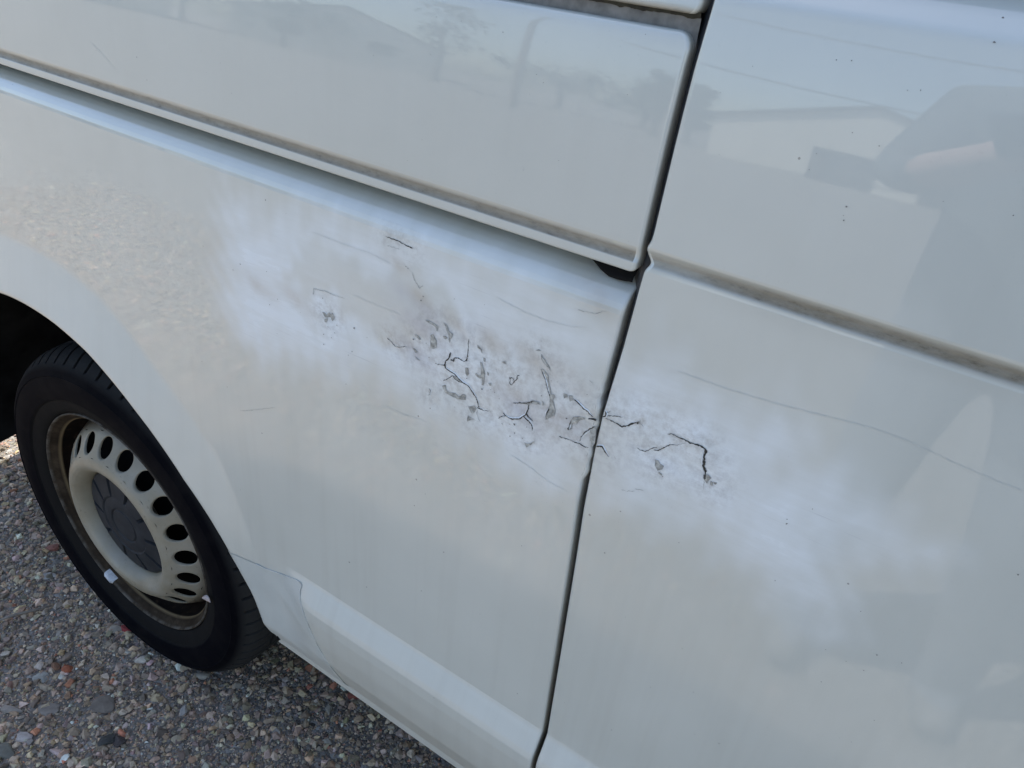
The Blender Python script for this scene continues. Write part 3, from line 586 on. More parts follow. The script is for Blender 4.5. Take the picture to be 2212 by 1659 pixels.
# rolled edge along the shut line
ez = [(z, 0) for z in np.concatenate([np.linspace(.393, .588, 50), np.linspace(.59, 1.0805, 200)])] + SH
E = []
for z, dy in ez:
    xe = float(gap_left(z)) - .0034; y = float(side_y(xe, z)) + dy
    E.append([(xe + a, y + b, z) for a, b in EDGE])
q.grid(E)
nE = len(ez) * len(EDGE)
dirt = np.zeros(len(q.v))
Va = np.array(q.v)
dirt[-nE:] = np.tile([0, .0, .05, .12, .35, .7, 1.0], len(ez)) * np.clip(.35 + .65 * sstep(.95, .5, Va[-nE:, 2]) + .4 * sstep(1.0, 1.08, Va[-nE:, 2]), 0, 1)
lowdirt = sstep(.62, .40, Va[:, 2]) * .16 + np.exp(-np.clip(Va[:, 0] - .42, 0, None) / .10) * sstep(.75, .5, Va[:, 2]) * .10
ringr = np.hypot(Va[:, 0], Va[:, 2] - .33) - ra(np.degrees(np.arctan2(Va[:, 2] - .33, Va[:, 0])))
dirt = np.maximum(dirt, np.maximum(lowdirt, np.clip(1 - ringr / .012, 0, 1) * .16 * (Va[:, 2] > .42)))
quarter = q.build('rear_quarter_panel', M['paint'], van, True, attrs=wear_attrs(q.v, 'left', dirt))
quarter['label'] = 'white rear quarter panel with hazy filler, cracks and flaked paint above the wheel arch'

def swept_panel(name, prof, x0, xe, ncol, panel, dirt_fn=None, edge_right=None, edge_left=None, dents=False, label=None, xl=None):
    """prof: list of (z, y offset from the side surface, absolute y or None); columns run along the van"""
    m = MB()
    u = np.linspace(0, 1, ncol)
    rows = []
    for z, dy in prof:
        a = x0 if xl is None else float(xl(z)); b = float(xe(z))
        X = a + (b - a) * u
        y = (side_y(X, z, False) if dents else base_y(np.full_like(X, z))) + dy
        rows.append(np.stack([X, y, np.full_like(X, z)], 1))
    G = np.array(rows)
    m.grid(G)
    dirt = np.zeros(len(m.v))
    if dirt_fn is not None: dirt = dirt_fn(np.array(m.v))
    ed = []
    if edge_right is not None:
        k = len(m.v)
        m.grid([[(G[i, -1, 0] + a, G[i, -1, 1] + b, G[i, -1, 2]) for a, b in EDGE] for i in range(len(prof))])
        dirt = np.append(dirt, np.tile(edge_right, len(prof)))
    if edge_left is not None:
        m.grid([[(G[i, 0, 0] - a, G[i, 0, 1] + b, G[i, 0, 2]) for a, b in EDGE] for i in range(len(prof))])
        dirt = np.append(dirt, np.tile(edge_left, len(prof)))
    o = m.build(name, M['paint'], van, True, attrs=wear_attrs(m.v, panel, dirt))
    if label: o['label'] = label
    return o

# --- upper side panel above the rail, with its dirty swage and bottom lip
def swage(z):
    return float(np.interp(z, [1.1226, 1.1232, 1.1246, 1.1262, 1.1285, 1.1315, 1.1340, 1.137], [0, .0004, .0014, .0019, .0019, .0010, .0002, 0]))
prof = [(1.124, .030), (1.1185, .028), (1.1160, .020), (1.1150, .006), (1.1148, .0030), (1.1152, .0010), (1.1160, .0002)]
prof += [(z, swage(z)) for z in np.concatenate([np.linspace(1.1168, 1.1222, 8), np.linspace(1.1225, 1.138, 36), np.linspace(1.142, 1.262, 46)])]
prof += [(1.2655, .0001), (1.2680, .0004), (1.2698, .0012), (1.2708, .0026), (1.2712, .0050), (1.2712, .016)]
RC = .010
def upper_xe(z):
    x = float(gap_left(z)) - .0034
    if z > 1.2712 - RC:
        d = min(z - (1.2712 - RC), RC); x -= RC - math.sqrt(RC * RC - d * d)
    if z < 1.1150 + .004:
        d = min(.004, 1.1190 - z); x -= .004 - math.sqrt(max(.004 ** 2 - d * d, 0))
    return x
def up_dirt(V):
    z = V[:, 2]; x = V[:, 0]
    d = np.interp(z, [1.1225, 1.1232, 1.1240, 1.1295, 1.1325, 1.1350], [0, .85, .95, .85, .2, 0])
    d = np.maximum(d, np.interp(z, [1.1145, 1.1165, 1.1185], [.18, .08, .06]) * (V[:, 1] < -.02))
    return d
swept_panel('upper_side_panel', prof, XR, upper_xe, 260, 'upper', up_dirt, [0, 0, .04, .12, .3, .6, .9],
            label='white pressed panel above the sliding rail with a beige dirt line along its lip')

# --- strip below the window with grime along its lower edge
def top_xe(z):
    x = float(gap_left(z)) - .0034
    if z < 1.2808 + .006:
        d = min(.006, 1.2868 - z); x -= .006 - math.sqrt(max(.006 ** 2 - d * d, 0))
    return x
prof = [(1.2808, .012), (1.2808, .0045), (1.2813, .0018), (1.2825, .0005)] + [(z, 0) for z in np.linspace(1.2845, 1.335, 24)] + [(1.337, .002), (1.337, .02)]
def top_dirt(V):
    return np.interp(V[:, 2], [1.2810, 1.2818, 1.2838, 1.288], [1.0, .7, .2, 0])
swept_panel('window_sill_panel', prof, XR, top_xe, 160, 'upper', top_dirt, [0, .05, .2, .35, .5, .7, .9], label='white panel strip below the side window with black grime under its edge')

# --- sliding door
def dswage(z):
    return float(np.interp(z, [1.1195, 1.1225, 1.1255, 1.1285, 1.1315, 1.1345, 1.1365], [0, .0005, .0022, .0028, .0022, .0005, 0]))
zz = np.concatenate([np.linspace(.393, .41, 7), np.linspace(.413, .53, 22), np.linspace(.533, .59, 26), np.linspace(.594, 1.11, 130), np.linspace(1.112, 1.142, 46), np.linspace(1.145, 1.288, 40)])
prof = [(z, dswage(z)) for z in zz]
for z in np.linspace(1.2895, 1.320, 24):
    prof.append((z, float(np.interp(z, [1.2895, 1.292, 1.2945, 1.298, 1.320], [0, .0004, .0018, .0048, .0240]))))
prof += [(1.3215, .027), (1.3215, .05)]
def door_dirt(V):
    x, z = V[:, 0], V[:, 2]
    k = sstep(.88, .98, x)
    d = np.interp(z, [1.1206, 1.1228, 1.1244, 1.1282, 1.1308, 1.1328, 1.1350], [0, .5, 1, 1, .85, .25, 0]) * (.72 + .28 * k)
    low = np.interp(z, [1.108, 1.119], [0, .10]) * (z < 1.12) * k
    return np.maximum(d, low)
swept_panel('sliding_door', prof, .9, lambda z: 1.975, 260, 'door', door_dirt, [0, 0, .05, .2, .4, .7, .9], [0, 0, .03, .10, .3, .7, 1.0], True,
            label='white sliding door with pale haze, long cracks and a brown dirt line in its swage', xl=lambda z: gap_right(z) + .0034)
# --- front door and wing further along
prof2 = [(z, dswage(z)) for z in np.concatenate([np.linspace(.393, .588, 14), np.linspace(.60, 1.11, 12), np.linspace(1.112, 1.142, 20), np.linspace(1.15, 1.288, 10)])]
prof2 += [(1.298, .0016), (1.34, .026), (1.343, .05)]
swept_panel('front_door', prof2, 1.985, lambda z: 3.0, 20, 'front', None, [0, 0, .05, .2, .4, .7, .9], [0, 0, .03, .10, .3, .7, 1.0])

# --- things behind the gaps
def strip(name, pts, mat, parent=van):
    m = MB(); m.grid(pts); return m.build(name, mat, parent, True)
strip('door_seal', [[(float(gap_x(z)) + dx, float(base_y(z)) + dy, z) for dx, dy in ((-.016, .030), (-.006, .0150), (-.001, .0105), (.004, .0140), (.016, .030))] for z in np.linspace(.38, 1.36, 60)], M['rubber'])
# recess face behind the upper shut line, with grime along its top
gp = MB()
gx = np.linspace(XR, .8765, 1500)
gp.grid([[(x, float(base_y(1.277)) + .0062, z) for x in gx] for z in (1.262, 1.270, 1.2775, 1.2795)], 0)
rs = np.random.default_rng(5)
w = .55 * np.convolve(rs.uniform(0, 1, 1560), np.ones(14) / 14, 'same')[30:1530] + .45 * np.convolve(rs.uniform(0, 1, 1560) ** 2, np.ones(3) / 3, 'same')[30:1530]
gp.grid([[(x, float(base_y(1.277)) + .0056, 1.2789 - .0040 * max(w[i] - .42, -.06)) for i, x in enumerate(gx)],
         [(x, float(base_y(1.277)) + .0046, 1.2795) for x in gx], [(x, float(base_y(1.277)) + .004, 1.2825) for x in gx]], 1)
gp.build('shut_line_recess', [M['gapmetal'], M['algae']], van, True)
# dark box added behind the rail channel to deepen the shade there
m = MB(); m.box((XR, -.004, 1.100), (.862, .030, 1.150)); m.build('rail_shade_box', M['dark'], van)
# rail end cap: dark moulded lip tucked under the panel corner
ce = [(.832, 1.1135), (.8395, 1.1086), (.8439, 1.1054), (.851, 1.1024), (.8585, 1.1022), (.8656, 1.1030), (.8705, 1.1040)]
cp = MB()
cp.grid([[(x, -.0385, z), (x, -.0395, z + .001), (x, -.0385, z + .003), (x, -.030, max(z + .004, 1.114)), (x, -.024, 1.122)] for x, z in ce])
cp.build('rail_end_cap', M['dark'], van, True)

# --- damage: cracks, chips and specks lie on the sheet
def on_side(x, z, off, panel):
    return (x, float(side_y(x, z, panel == 'left')) - off, z)
def host(x, z): return 'left' if x < float(gap_x(z)) else 'door'
HOST = {'left': quarter, 'door': bpy.data.objects['sliding_door']}
def ribbon(name, pts, w0, w1, mat, off=.0004, lift=False):
    rr = random.Random(int(pts[0][0] * 1e5))
    fine = []
    for (a, b), (c, d) in zip(pts[:-1], pts[1:]):
        L = math.hypot(c - a, d - b); n = max(1, int(L / .0011))
        for i in range(n):
            t = i / n; fine.append((a + (c - a) * t, b + (d - b) * t))
    fine.append(pts[-1])
    n = len(fine)
    pan = host(*fine[n // 2])
    V, F = [], []
    for i, (x, z) in enumerate(fine):
        p, q_ = fine[max(i - 1, 0)], fine[min(i + 1, n - 1)]
        dx, dz = q_[0] - p[0], q_[1] - p[1]; L = math.hypot(dx, dz) + 1e-9
        jit = rr.uniform(-1, 1) * .00045 if 0 < i < n - 1 else 0
        wd = (w0 + (w1 - w0) * i / max(n - 1, 1)) * rr.uniform(.3, 1.35) * .5
        if i in (0, n - 1): wd *= .35
        nx, nz = -dz / L, dx / L
        V.append(on_side(x + nx * (jit + wd), z + nz * (jit + wd), off, pan)); V.append(on_side(x + nx * (jit - wd), z + nz * (jit - wd), off, pan))
        if i: F.append((2 * i - 2, 2 * i, 2 * i + 1, 2 * i - 1))
    mi = [0] * len(F)
    if lift:
        k = len(V); side = rr.choice((-1, 1))
        for i, (x, z) in enumerate(fine):
            p, q_ = fine[max(i - 1, 0)], fine[min(i + 1, n - 1)]
            dx, dz = q_[0] - p[0], q_[1] - p[1]; L = math.hypot(dx, dz) + 1e-9
            nx, nz = -dz / L * side, dx / L * side
            e = math.sin(math.pi * i / max(n - 1, 1)) * rr.uniform(.5, 1.1)
            V.append(on_side(x + nx * w0 * .55, z + nz * w0 * .55, off + .00028 * e, pan)); V.append(on_side(x + nx * (w0 * .55 + .0011 * e), z + nz * (w0 * .55 + .0011 * e), .0002, pan))
            if i: F.append((k + 2 * i - 2, k + 2 * i, k + 2 * i + 1, k + 2 * i - 1)); mi.append(1)
    return mesh_obj(name, V, F, [mat, M['lift']], HOST[pan], False, mi)
for pts, w0, w1, dk in CRACKS:
    if dk > .65: ribbon('paint_crack', pts, w0 * 1.1, w1 * 1.1, M['crack'], lift=w0 > .0008)
    elif dk > .38: ribbon('hairline_crack', pts, max(w0 * .7, .0004), max(w1 * .7, .0003), M['crackf'])
    else: ribbon('scratch', pts, max(w0 * .7, .0004), max(w1 * .7, .0003), M['scratch'])
for poly in CHIPS:
    pan = host(*poly[0]); n = len(poly)
    rr = random.Random(int(poly[0][0] * 1e5))
    pts = []
    for i in range(n):
        a, b = poly[i], poly[(i + 1) % n]; k = max(1, int(math.hypot(b[0] - a[0], b[1] - a[1]) / .002))
        for j in range(k):
            t = j / k; pts.append((a[0] + (b[0] - a[0]) * t + rr.uniform(-1, 1) * .00035, a[1] + (b[1] - a[1]) * t + rr.uniform(-1, 1) * .00035))
    n = len(pts); cx = sum(p[0] for p in pts) / n; cz = sum(p[1] for p in pts) / n
    V = [on_side(x, z, .0003, pan) for x, z in pts]
    F = [tuple(range(n))]; mi = [0]
    area = sum(pts[i][0] * pts[(i + 1) % n][1] - pts[(i + 1) % n][0] * pts[i][1] for i in range(n)); sg = 1 if area > 0 else -1
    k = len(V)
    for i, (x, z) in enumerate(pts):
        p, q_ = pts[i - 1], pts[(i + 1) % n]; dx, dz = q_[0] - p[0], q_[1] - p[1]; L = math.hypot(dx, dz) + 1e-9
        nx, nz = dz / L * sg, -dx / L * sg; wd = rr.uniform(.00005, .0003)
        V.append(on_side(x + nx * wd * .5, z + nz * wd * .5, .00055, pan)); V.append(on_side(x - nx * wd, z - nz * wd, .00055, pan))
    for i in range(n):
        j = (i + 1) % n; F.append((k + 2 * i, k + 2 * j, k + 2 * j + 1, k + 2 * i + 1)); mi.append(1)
    mesh_obj('paint_chip', V, F, [M['chip'], M['crackf']], HOST[pan], False, mi)  # thin darker rim paints in the shade at the chip's recessed edge
sm = {'left': MB(), 'door': MB(), 'upper': MB()}
for x, z, r in SPOTS:
    pan = host(x, z); r = max(r * (.5 if z < 1.14 else .32), .0003); rr = random.Random(int(x * 1e5))
    n = 9; a0 = rr.uniform(0, 6.28); el = rr.uniform(.55, 1)
    yf = (lambda x_, z_: on_side(x_, z_, .0004, pan)) if not (pan == 'left' and z > 1.11) else (lambda x_, z_: (x_, float(base_y(z_)) - .0004, z_))
    ring = []
    for k in range(n):
        t = 6.283 * k / n; q_ = r * rr.uniform(.7, 1.2); u, v = q_ * math.cos(t), q_ * el * math.sin(t)
        ring.append(yf(x + u * math.cos(a0) - v * math.sin(a0), z + u * math.sin(a0) + v * math.cos(a0)))
    sm['upper' if (pan == 'left' and z > 1.11) else pan].add(ring, [tuple(range(n))])
for k, o in (('left', quarter), ('door', HOST['door']), ('upper', bpy.data.objects['upper_side_panel'])):
    s = sm[k].build('dirt_specks', M['speck'], o); s['kind'] = 'stuff'
# peeled flake at the shut line
fk = [(.8654, .9779), (.8698, .9840), (.8713, .9753), (.8718, .9681), (.8704, .9635), (.8668, .9705)]
mesh_obj('paint_flake', [on_side(x, z, .0006, 'left') for x, z in fk], [tuple(range(6))], M['chip'], quarter, False)

# --- stone guard film at the foot of the arch
FILM = [(.4312, .554), (.4489, .5561), (.4709, .5630), (.4977, .5730), (.5080, .5770), (.5184, .5785), (.5215, .5760), (.5210, .5692), (.5233, .5587), (.5306, .5456), (.5405, .5238), (.552, .492), (.566, .455), (.580, .422), (.57, .408), (.52, .404), (.47, .404)]
bot = [(x, float(z)) for x, z in FILM]
fm = MB()
# the guard is one moulded sheet: rows between its left (arch) and right outline
right = FILM[6:14]; topl = FILM[:7]
rowsF = []
for z in np.linspace(.4045, .575, 34):
    lo, hi = .30, .50
    for _ in range(30):
        mid = (lo + hi) / 2
        if math.hypot(mid, z - .33) < float(ra(math.degrees(math.atan2(z - .33, mid)))) + .0006: lo = mid
        else: hi = mid
    rx = float(np.interp(z, [p[1] for p in right][::-1], [p[0] for p in right][::-1]))
    row = []
    for u in np.linspace(0, 1, 20):
        x = lo + (rx - lo) * u
        zt = float(np.interp(x, [p[0] for p in topl], [p[1] for p in topl]))
        z2 = .4045 + (z - .4045) * (zt - .4045) / (.575 - .4045)
        lo2 = max(x, math.sqrt(max(float(ra(math.degrees(math.atan2(z2 - .33, x)))) ** 2 - (z2 - .33) ** 2, 0)) + .0005)
        crease = .0020 * math.exp(-((z2 - (.520 - .30 * (x - .50))) / .012) ** 2) * float(sstep(.455, .50, x)) * float(1 - sstep(.75, 1, u))
        row.append((lo2, float(side_y(lo2, z2)) - .0008 - crease, z2))
    rowsF.append(row)
fm.grid(rowsF)
fm.build('stone_guard', M['film'], van, True)
edge = [topl[i] for i in range(0, 7)] + right[1:]
m = MB(); m.tube([(x, float(side_y(x, z)) - .0008, z) for x, z in edge], .00055, 6)
m.build('stone_guard_edge', M['filmedge'], van, True)

# ---------------------------------------------------------------- wheel
def lathe(rows, n, mats, name, parent, fn=None, smooth=True, midx=None):
    m = MB(); G = []
    for r, y in rows:
        G.append([(r * math.cos(2 * math.pi * k / n), y, r * math.sin(2 * math.pi * k / n)) for k in range(n)])
    m.grid(np.array(G), 0, True)
    if fn: m.v = [fn(v) for v in m.v]
    return m.build(name, mats, parent, smooth)

def make_wheel(loc, flip=1):
    w = lathe([(.2215, .006), (.2225, .001), (.2208, -.0018), (.2190, -.0005), (.2172, .004), (.2120, .0085), (.2085, .0120), (.2062, .0140), (.2050, .0165), (.2058, .0205), (.2042, .030), (.2010, .040),
               (.1960, .050), (.1935, .065), (.193, .10), (.193, .17), (.19, .172)], 160, M['rim'], 'wheel', van)
    w.location = loc
    if flip < 0: w.rotation_euler = (0, 0, math.pi)
    # tyre with lateral shoulder slots
    NP, SEG = 66, 8
    n = NP * SEG
    offs = [0, .17, .34, .51, .68, .80, .83, .97]
    prof = [(.2190, .014), (.2224, .006), (.2240, .0006), (.2275, -.0022), (.2320, -.0045), (.2420, -.0072), (.2500, -.0085), (.2520, -.0110), (.2535, -.0120), (.2560, -.0122), (.2640, -.0140), (.2750, -.0148),
            (.2860, -.0142), (.2945, -.0125), (.2962, -.0136), (.2978, -.0122), (.3050, -.0090), (.3110, -.0046), (.3135, -.0020), (.3160, .0010), (.3205, .0068), (.3245, .0135), (.3280, .0215), (.3305, .0310), (.3318, .0420), (.3322, .0470),
            (.3240, .0478), (.3240, .0540), (.3325, .0548), (.3335, .075), (.3335, .0930), (.3250, .0938), (.3250, .1020), (.3335, .1028), (.3330, .13), (.3325, .1452),
            (.3240, .146), (.3240, .1525), (.3320, .1532), (.3290, .178), (.3200, .192), (.300, .205), (.27, .208), (.24, .20), (.2224, .19)]
    G = []
    for i, (r, y) in enumerate(prof):
        row = []
        for k in range(n):
            p, s = divmod(k, SEG)
            a = 2 * math.pi * (p + offs[s]) / NP
            # slots lean with depth across the shoulder
            a += max(0, (y - .005)) * 1.1
            rr_, yy = r, y
            if s in (6, 7) and r > .3150 and (y < .0470 or y > .153): rr_ = r - .0075 * min(1, (r - .3150) / .004)
            if s in (3, 4) and .0548 < y < .093: rr_ = r - .005
            x, z = rr_ * math.cos(a), rr_ * math.sin(a)
            if z < -.3285: z = -.3285 - (z + .3285) * .0
            row.append((x, yy, z))
        G.append(row)
    m = MB(); m.grid(np.array(G), 0, True)
    ty = m.build('tyre', M['tyre'], w, True)
    md = ty.modifiers.new('edge', 'EDGE_SPLIT'); md.split_angle = math.radians(38)
    # pressed disc with twenty round holes
    dprof = [(.195, .047), (.190, .038), (.184, .0275), (.178, .0195), (.170, .0125), (.162, .0065), (.154, .0005), (.147, -.0055), (.140, -.0105), (.133, -.0135), (.127, -.0142), (.121, -.0125), (.115, -.0080), (.110, -.0020), (.1065, .0040), (.1045, .011), (.1035, .020)]
    rs_ = [p[0] for p in dprof][::-1]; ys_ = [p[1] for p in dprof][::-1]
    yd = lambda r: float(np.interp(r, rs_, ys_))
    m = MB()
    NH, RH, r_i, r_o = 20, .0172, .1425, .1815
    hc = .162
    K = 40
    for h in range(NH):
        a0 = 2 * math.pi * (h + .32) / NH; half = math.pi / NH
        ring = []
        for k in range(K):
            t = 2 * math.pi * k / K
            ct, st = math.cos(t), math.sin(t)
            # rectangle boundary in (dr, arc) space
            R1, R2 = (r_o - hc) if ct > 0 else (hc - r_i), half * hc
            s_ = min(R1 / abs(ct) if abs(ct) > 1e-9 else 9, R2 / abs(st) if abs(st) > 1e-9 else 9)
            pts = []
            for lv, q_ in ((0, None), (.12, 0), (.4, 0), (.7, 0), (1, 0)):
                d = RH + (s_ - RH) * lv
                r = hc + d * ct; a = a0 + d * st / hc
                pts.append((r * math.cos(a), yd(r), r * math.sin(a)))
            x, y, z = pts[0]
            d = RH - .0012; r = hc + d * ct; a = a0 + d * st / hc
            inner = [(r * math.cos(a), yd(r) + .0045, r * math.sin(a)), (r * math.cos(a), yd(r) + .0010, r * math.sin(a))]
            ring.append(inner + pts)
        m.grid(np.array(ring).transpose(1, 0, 2), 0, True)
    NA = 160
    def ann(rows): m.grid(np.array([[(r * math.cos(2 * math.pi * k / NA), y, r * math.sin(2 * math.pi * k / NA)) for k in range(NA)] for r, y in rows]), 0, True)
    ann([(r_o, yd(r_o)), (.184, .0275), (.187, .033), (.190, .038), (.195, .047)])
    ann([(.1035, .020), (.1045, .011)] + [(r, yd(r)) for r in np.linspace(.1055, r_i, 22)])
    m.build('wheel_disc', M['disc'], w, True, weld=.0004)
    # hub cap with stepped centre and radial slots
    ncap = 240
    cp_ = [(.1045, .016), (.1030, .0085), (.1000, .0068), (.0950, .0060), (.080, .0035), (.066, .0010), (.060, .0002), (.0570, .0025), (.0540, .0012), (.0400, .0000), (.0355, .0004), (.0335, .0030), (.0320, .0028), (.030, .0005), (.020, -.0005), (.0, -.0008)]
    G = []
    for r, y in cp_:
        row = []
        for k in range(ncap):
            a = 2 * math.pi * k / ncap
            yy = y
            if .064 < r < .1005 and (k % 24) in (0, 1, 2): yy = y + .010
            row.append((r * math.cos(a), yy, r * math.sin(a)))
        G.append(row)
    # finer radial rows so that slots have ends
    m = MB(); m.grid(np.array(G), 0, True)
    cp = m.build('hub_cap', M['cap'], w, True)
    md = cp.modifiers.new('edge', 'EDGE_SPLIT'); md.split_angle = math.radians(30)
    # brake drum behind the holes
    m = MB(); m.tube([(0, .055, 0), (0, .06, 0), (0, .15, 0)], [.188, .19, .19], 48)
    m.build('brake_drum', M['dark'], w, True)
    return w
wheel = make_wheel((0, 0, .3285))
# clip-on balance weight on the rim lip
m = MB()
pts = []
for a in np.radians(np.linspace(-120.5, -113.5, 12)):
    e = min(1, min(a - math.radians(-121), math.radians(-113) - a) / .03)
    c, s = math.cos(a), math.sin(a)
    pts.append([((.2225 - .002) * c, .001, (.2225 - .002) * s), ((.2225) * c, -.004 * e - .0005, .2225 * s), (.2170 * c, -.0052 * e - .0005, .2170 * s), (.2135 * c, .002 - .004 * e, .2135 * s), (.2115 * c, .010, .2115 * s)])
m.grid(pts); m.build('wheel_weight', M['weight'], wheel, True)

def copy_tree(o, parent=None):
    c = o.copy(); C.objects.link(c); c.parent = parent
    for ch in [k for k in bpy.data.objects if k.parent == o]:
        copy_tree(ch, c)
    return c
for loc, rz in (((3.0, 0, .3285), 0), ((0, 1.76, .3285), math.pi), ((3.0, 1.76, .3285), math.pi)):
    c = copy_tree(wheel, van); c.location = loc; c.rotation_euler = (0, 0, rz)

# --- wheel housing, floor and upper body
m = MB()
A = np.radians(np.linspace(9, 186, 70))
m.grid([[(.458 * math.cos(a) * k, y, .33 + .458 * math.sin(a) * k) for y, k in ((-.046, .99), (-.03, 1.0), (.02, 1.0), (.05, 1.012), (.10, 1.0), (.16, 1.012), (.22, 1.0), (.30, 1.0))] for a in A])
cen = [(0, .30, .33)] + [(.458 * math.cos(a), .30, .33 + .458 * math.sin(a)) for a in A]
m.add(cen, [(0, i, i + 1) for i in range(1, len(A))])
m.build('wheel_arch_liner', M['liner'], van, True)
m = MB()
m.box((XR + .02, .33, .36), (3.9, 1.43, .92)); m.box((XR + .01, .02, .93), (3.2, 1.79, 1.30))
m.box((.52, .10, .56), (2.5, .32, .92)); m.box((XR + .01, .06, .50), (-.52, .32, .92))
m.box((.52, 1.44, .44), (2.5, 1.80, .92)); m.box((XR + .01, 1.44, .46), (-.52, 1.80, .92))
m.build('underbody', M['dark'], van)
up = MB()
def ringx(x, zt):
    return [(x, -.03 + .028, 1.335), (x, .055, 1.62), (x, .12, zt - .10), (x, .20, zt - .02), (x, .40, zt), (x, 1.42, zt), (x, 1.62, zt - .02), (x, 1.70, zt - .10), (x, 1.765, 1.62), (x, 1.82, 1.335)]
R_ = [ringx(x, zt) for x, zt in ((XR, 1.93), (-.5, 1.965), (1.2, 1.97), (2.3, 1.95), (2.75, 1.80), (3.35, 1.38))]
up.grid(R_)
up.f.append(tuple(range(10))); up.m.append(0)
up.build('upper_body', M['paint'], van, True)
m = MB()
m.grid([[(x, -.001, 1.328), (x, .045, 1.62)] for x in np.linspace(.93, 1.90, 3)])
m.grid([[(x, -.0275 + .012, 1.345), (x, .045, 1.62)] for x in np.linspace(-.85, .84, 3)])
m.build('side_window', M['glass'], van)
m = MB(); m.tube([(x, -.0085, 1.3262) for x in np.linspace(.885, 1.97, 8)], .0075, 8); m.build('window_seal', M['rubber'], van, True)
m = MB(); m.box((XR - .02, -.045, .44), (XR + .01, 1.82, 1.335)); m.box((XR - .01, -.05, .42), (-.47, .02, .588)); m.box((XR - .01, .02, .42), (XR + .04, 1.82, .60))
m.build('rear_bumper', M['dark'], van)
m = MB()
m.grid([[(3.0, -.05, .40), (3.35, -.03, .40), (3.8, .15, .40), (3.98, .60, .40), (3.98, 1.16, .40), (3.8, 1.61, .40), (3.35, 1.79, .40), (3.0, 1.81, .40)],
        [(3.0, -.05, .95), (3.35, -.02, .95), (3.78, .17, .95), (3.9, .60, .95), (3.9, 1.16, .95), (3.78, 1.59, .95), (3.35, 1.78, .95), (3.0, 1.81, .95)],
        [(3.0, -.02, 1.335), (3.3, .0, 1.30), (3.5, .2, 1.26), (3.55, .60, 1.25), (3.55, 1.16, 1.25), (3.5, 1.56, 1.26), (3.3, 1.76, 1.30), (3.0, 1.78, 1.335)]])
m.build('front_end', M['paint'], van, True)
m = MB(); m.grid([[(x, 1.815, z) for x in (XR, 1.0, 3.0)] for z in (.45, .9, 1.335)]); m.build('far_side', M['paint'], van)

# ---------------------------------------------------------------- larger stones that can be picked out
def stone(name, label, x, y, L, Wd, H, col, rot, seed, cat='stone', bury=.35):
    r = np.random.default_rng(seed)
    bm = bmesh.new(); bmesh.ops.create_icosphere(bm, subdivisions=2, radius=1)
    planes = [(Vector(r.normal(size=3)).normalized(), r.uniform(.5, .85)) for _ in range(11)]
    for v in bm.verts:
        p = v.co.copy()
        for n_, d in planes:
            e = p.dot(n_) - d
            if e > 0: p -= n_ * e
        p += p.normalized() * r.uniform(-.03, .03)
        v.co = (p.x * L / 2, p.y * Wd / 2, p.z * H / 2)
    me = bpy.data.meshes.new(name); bm.to_mesh(me); bm.free()
    me.materials.append(stone_mat(name + '_stone', False, (min(col[0] * 1.28, .85), min(col[1] * 1.12, .85), min(col[2] * .92, .85))))
    o = bpy.data.objects.new(name, me); C.objects.link(o)
    o.location = (x, y, H * .18); o.rotation_euler = (r.normal(0, .12), r.normal(0, .12), rot)
    return tag(o, label, cat)
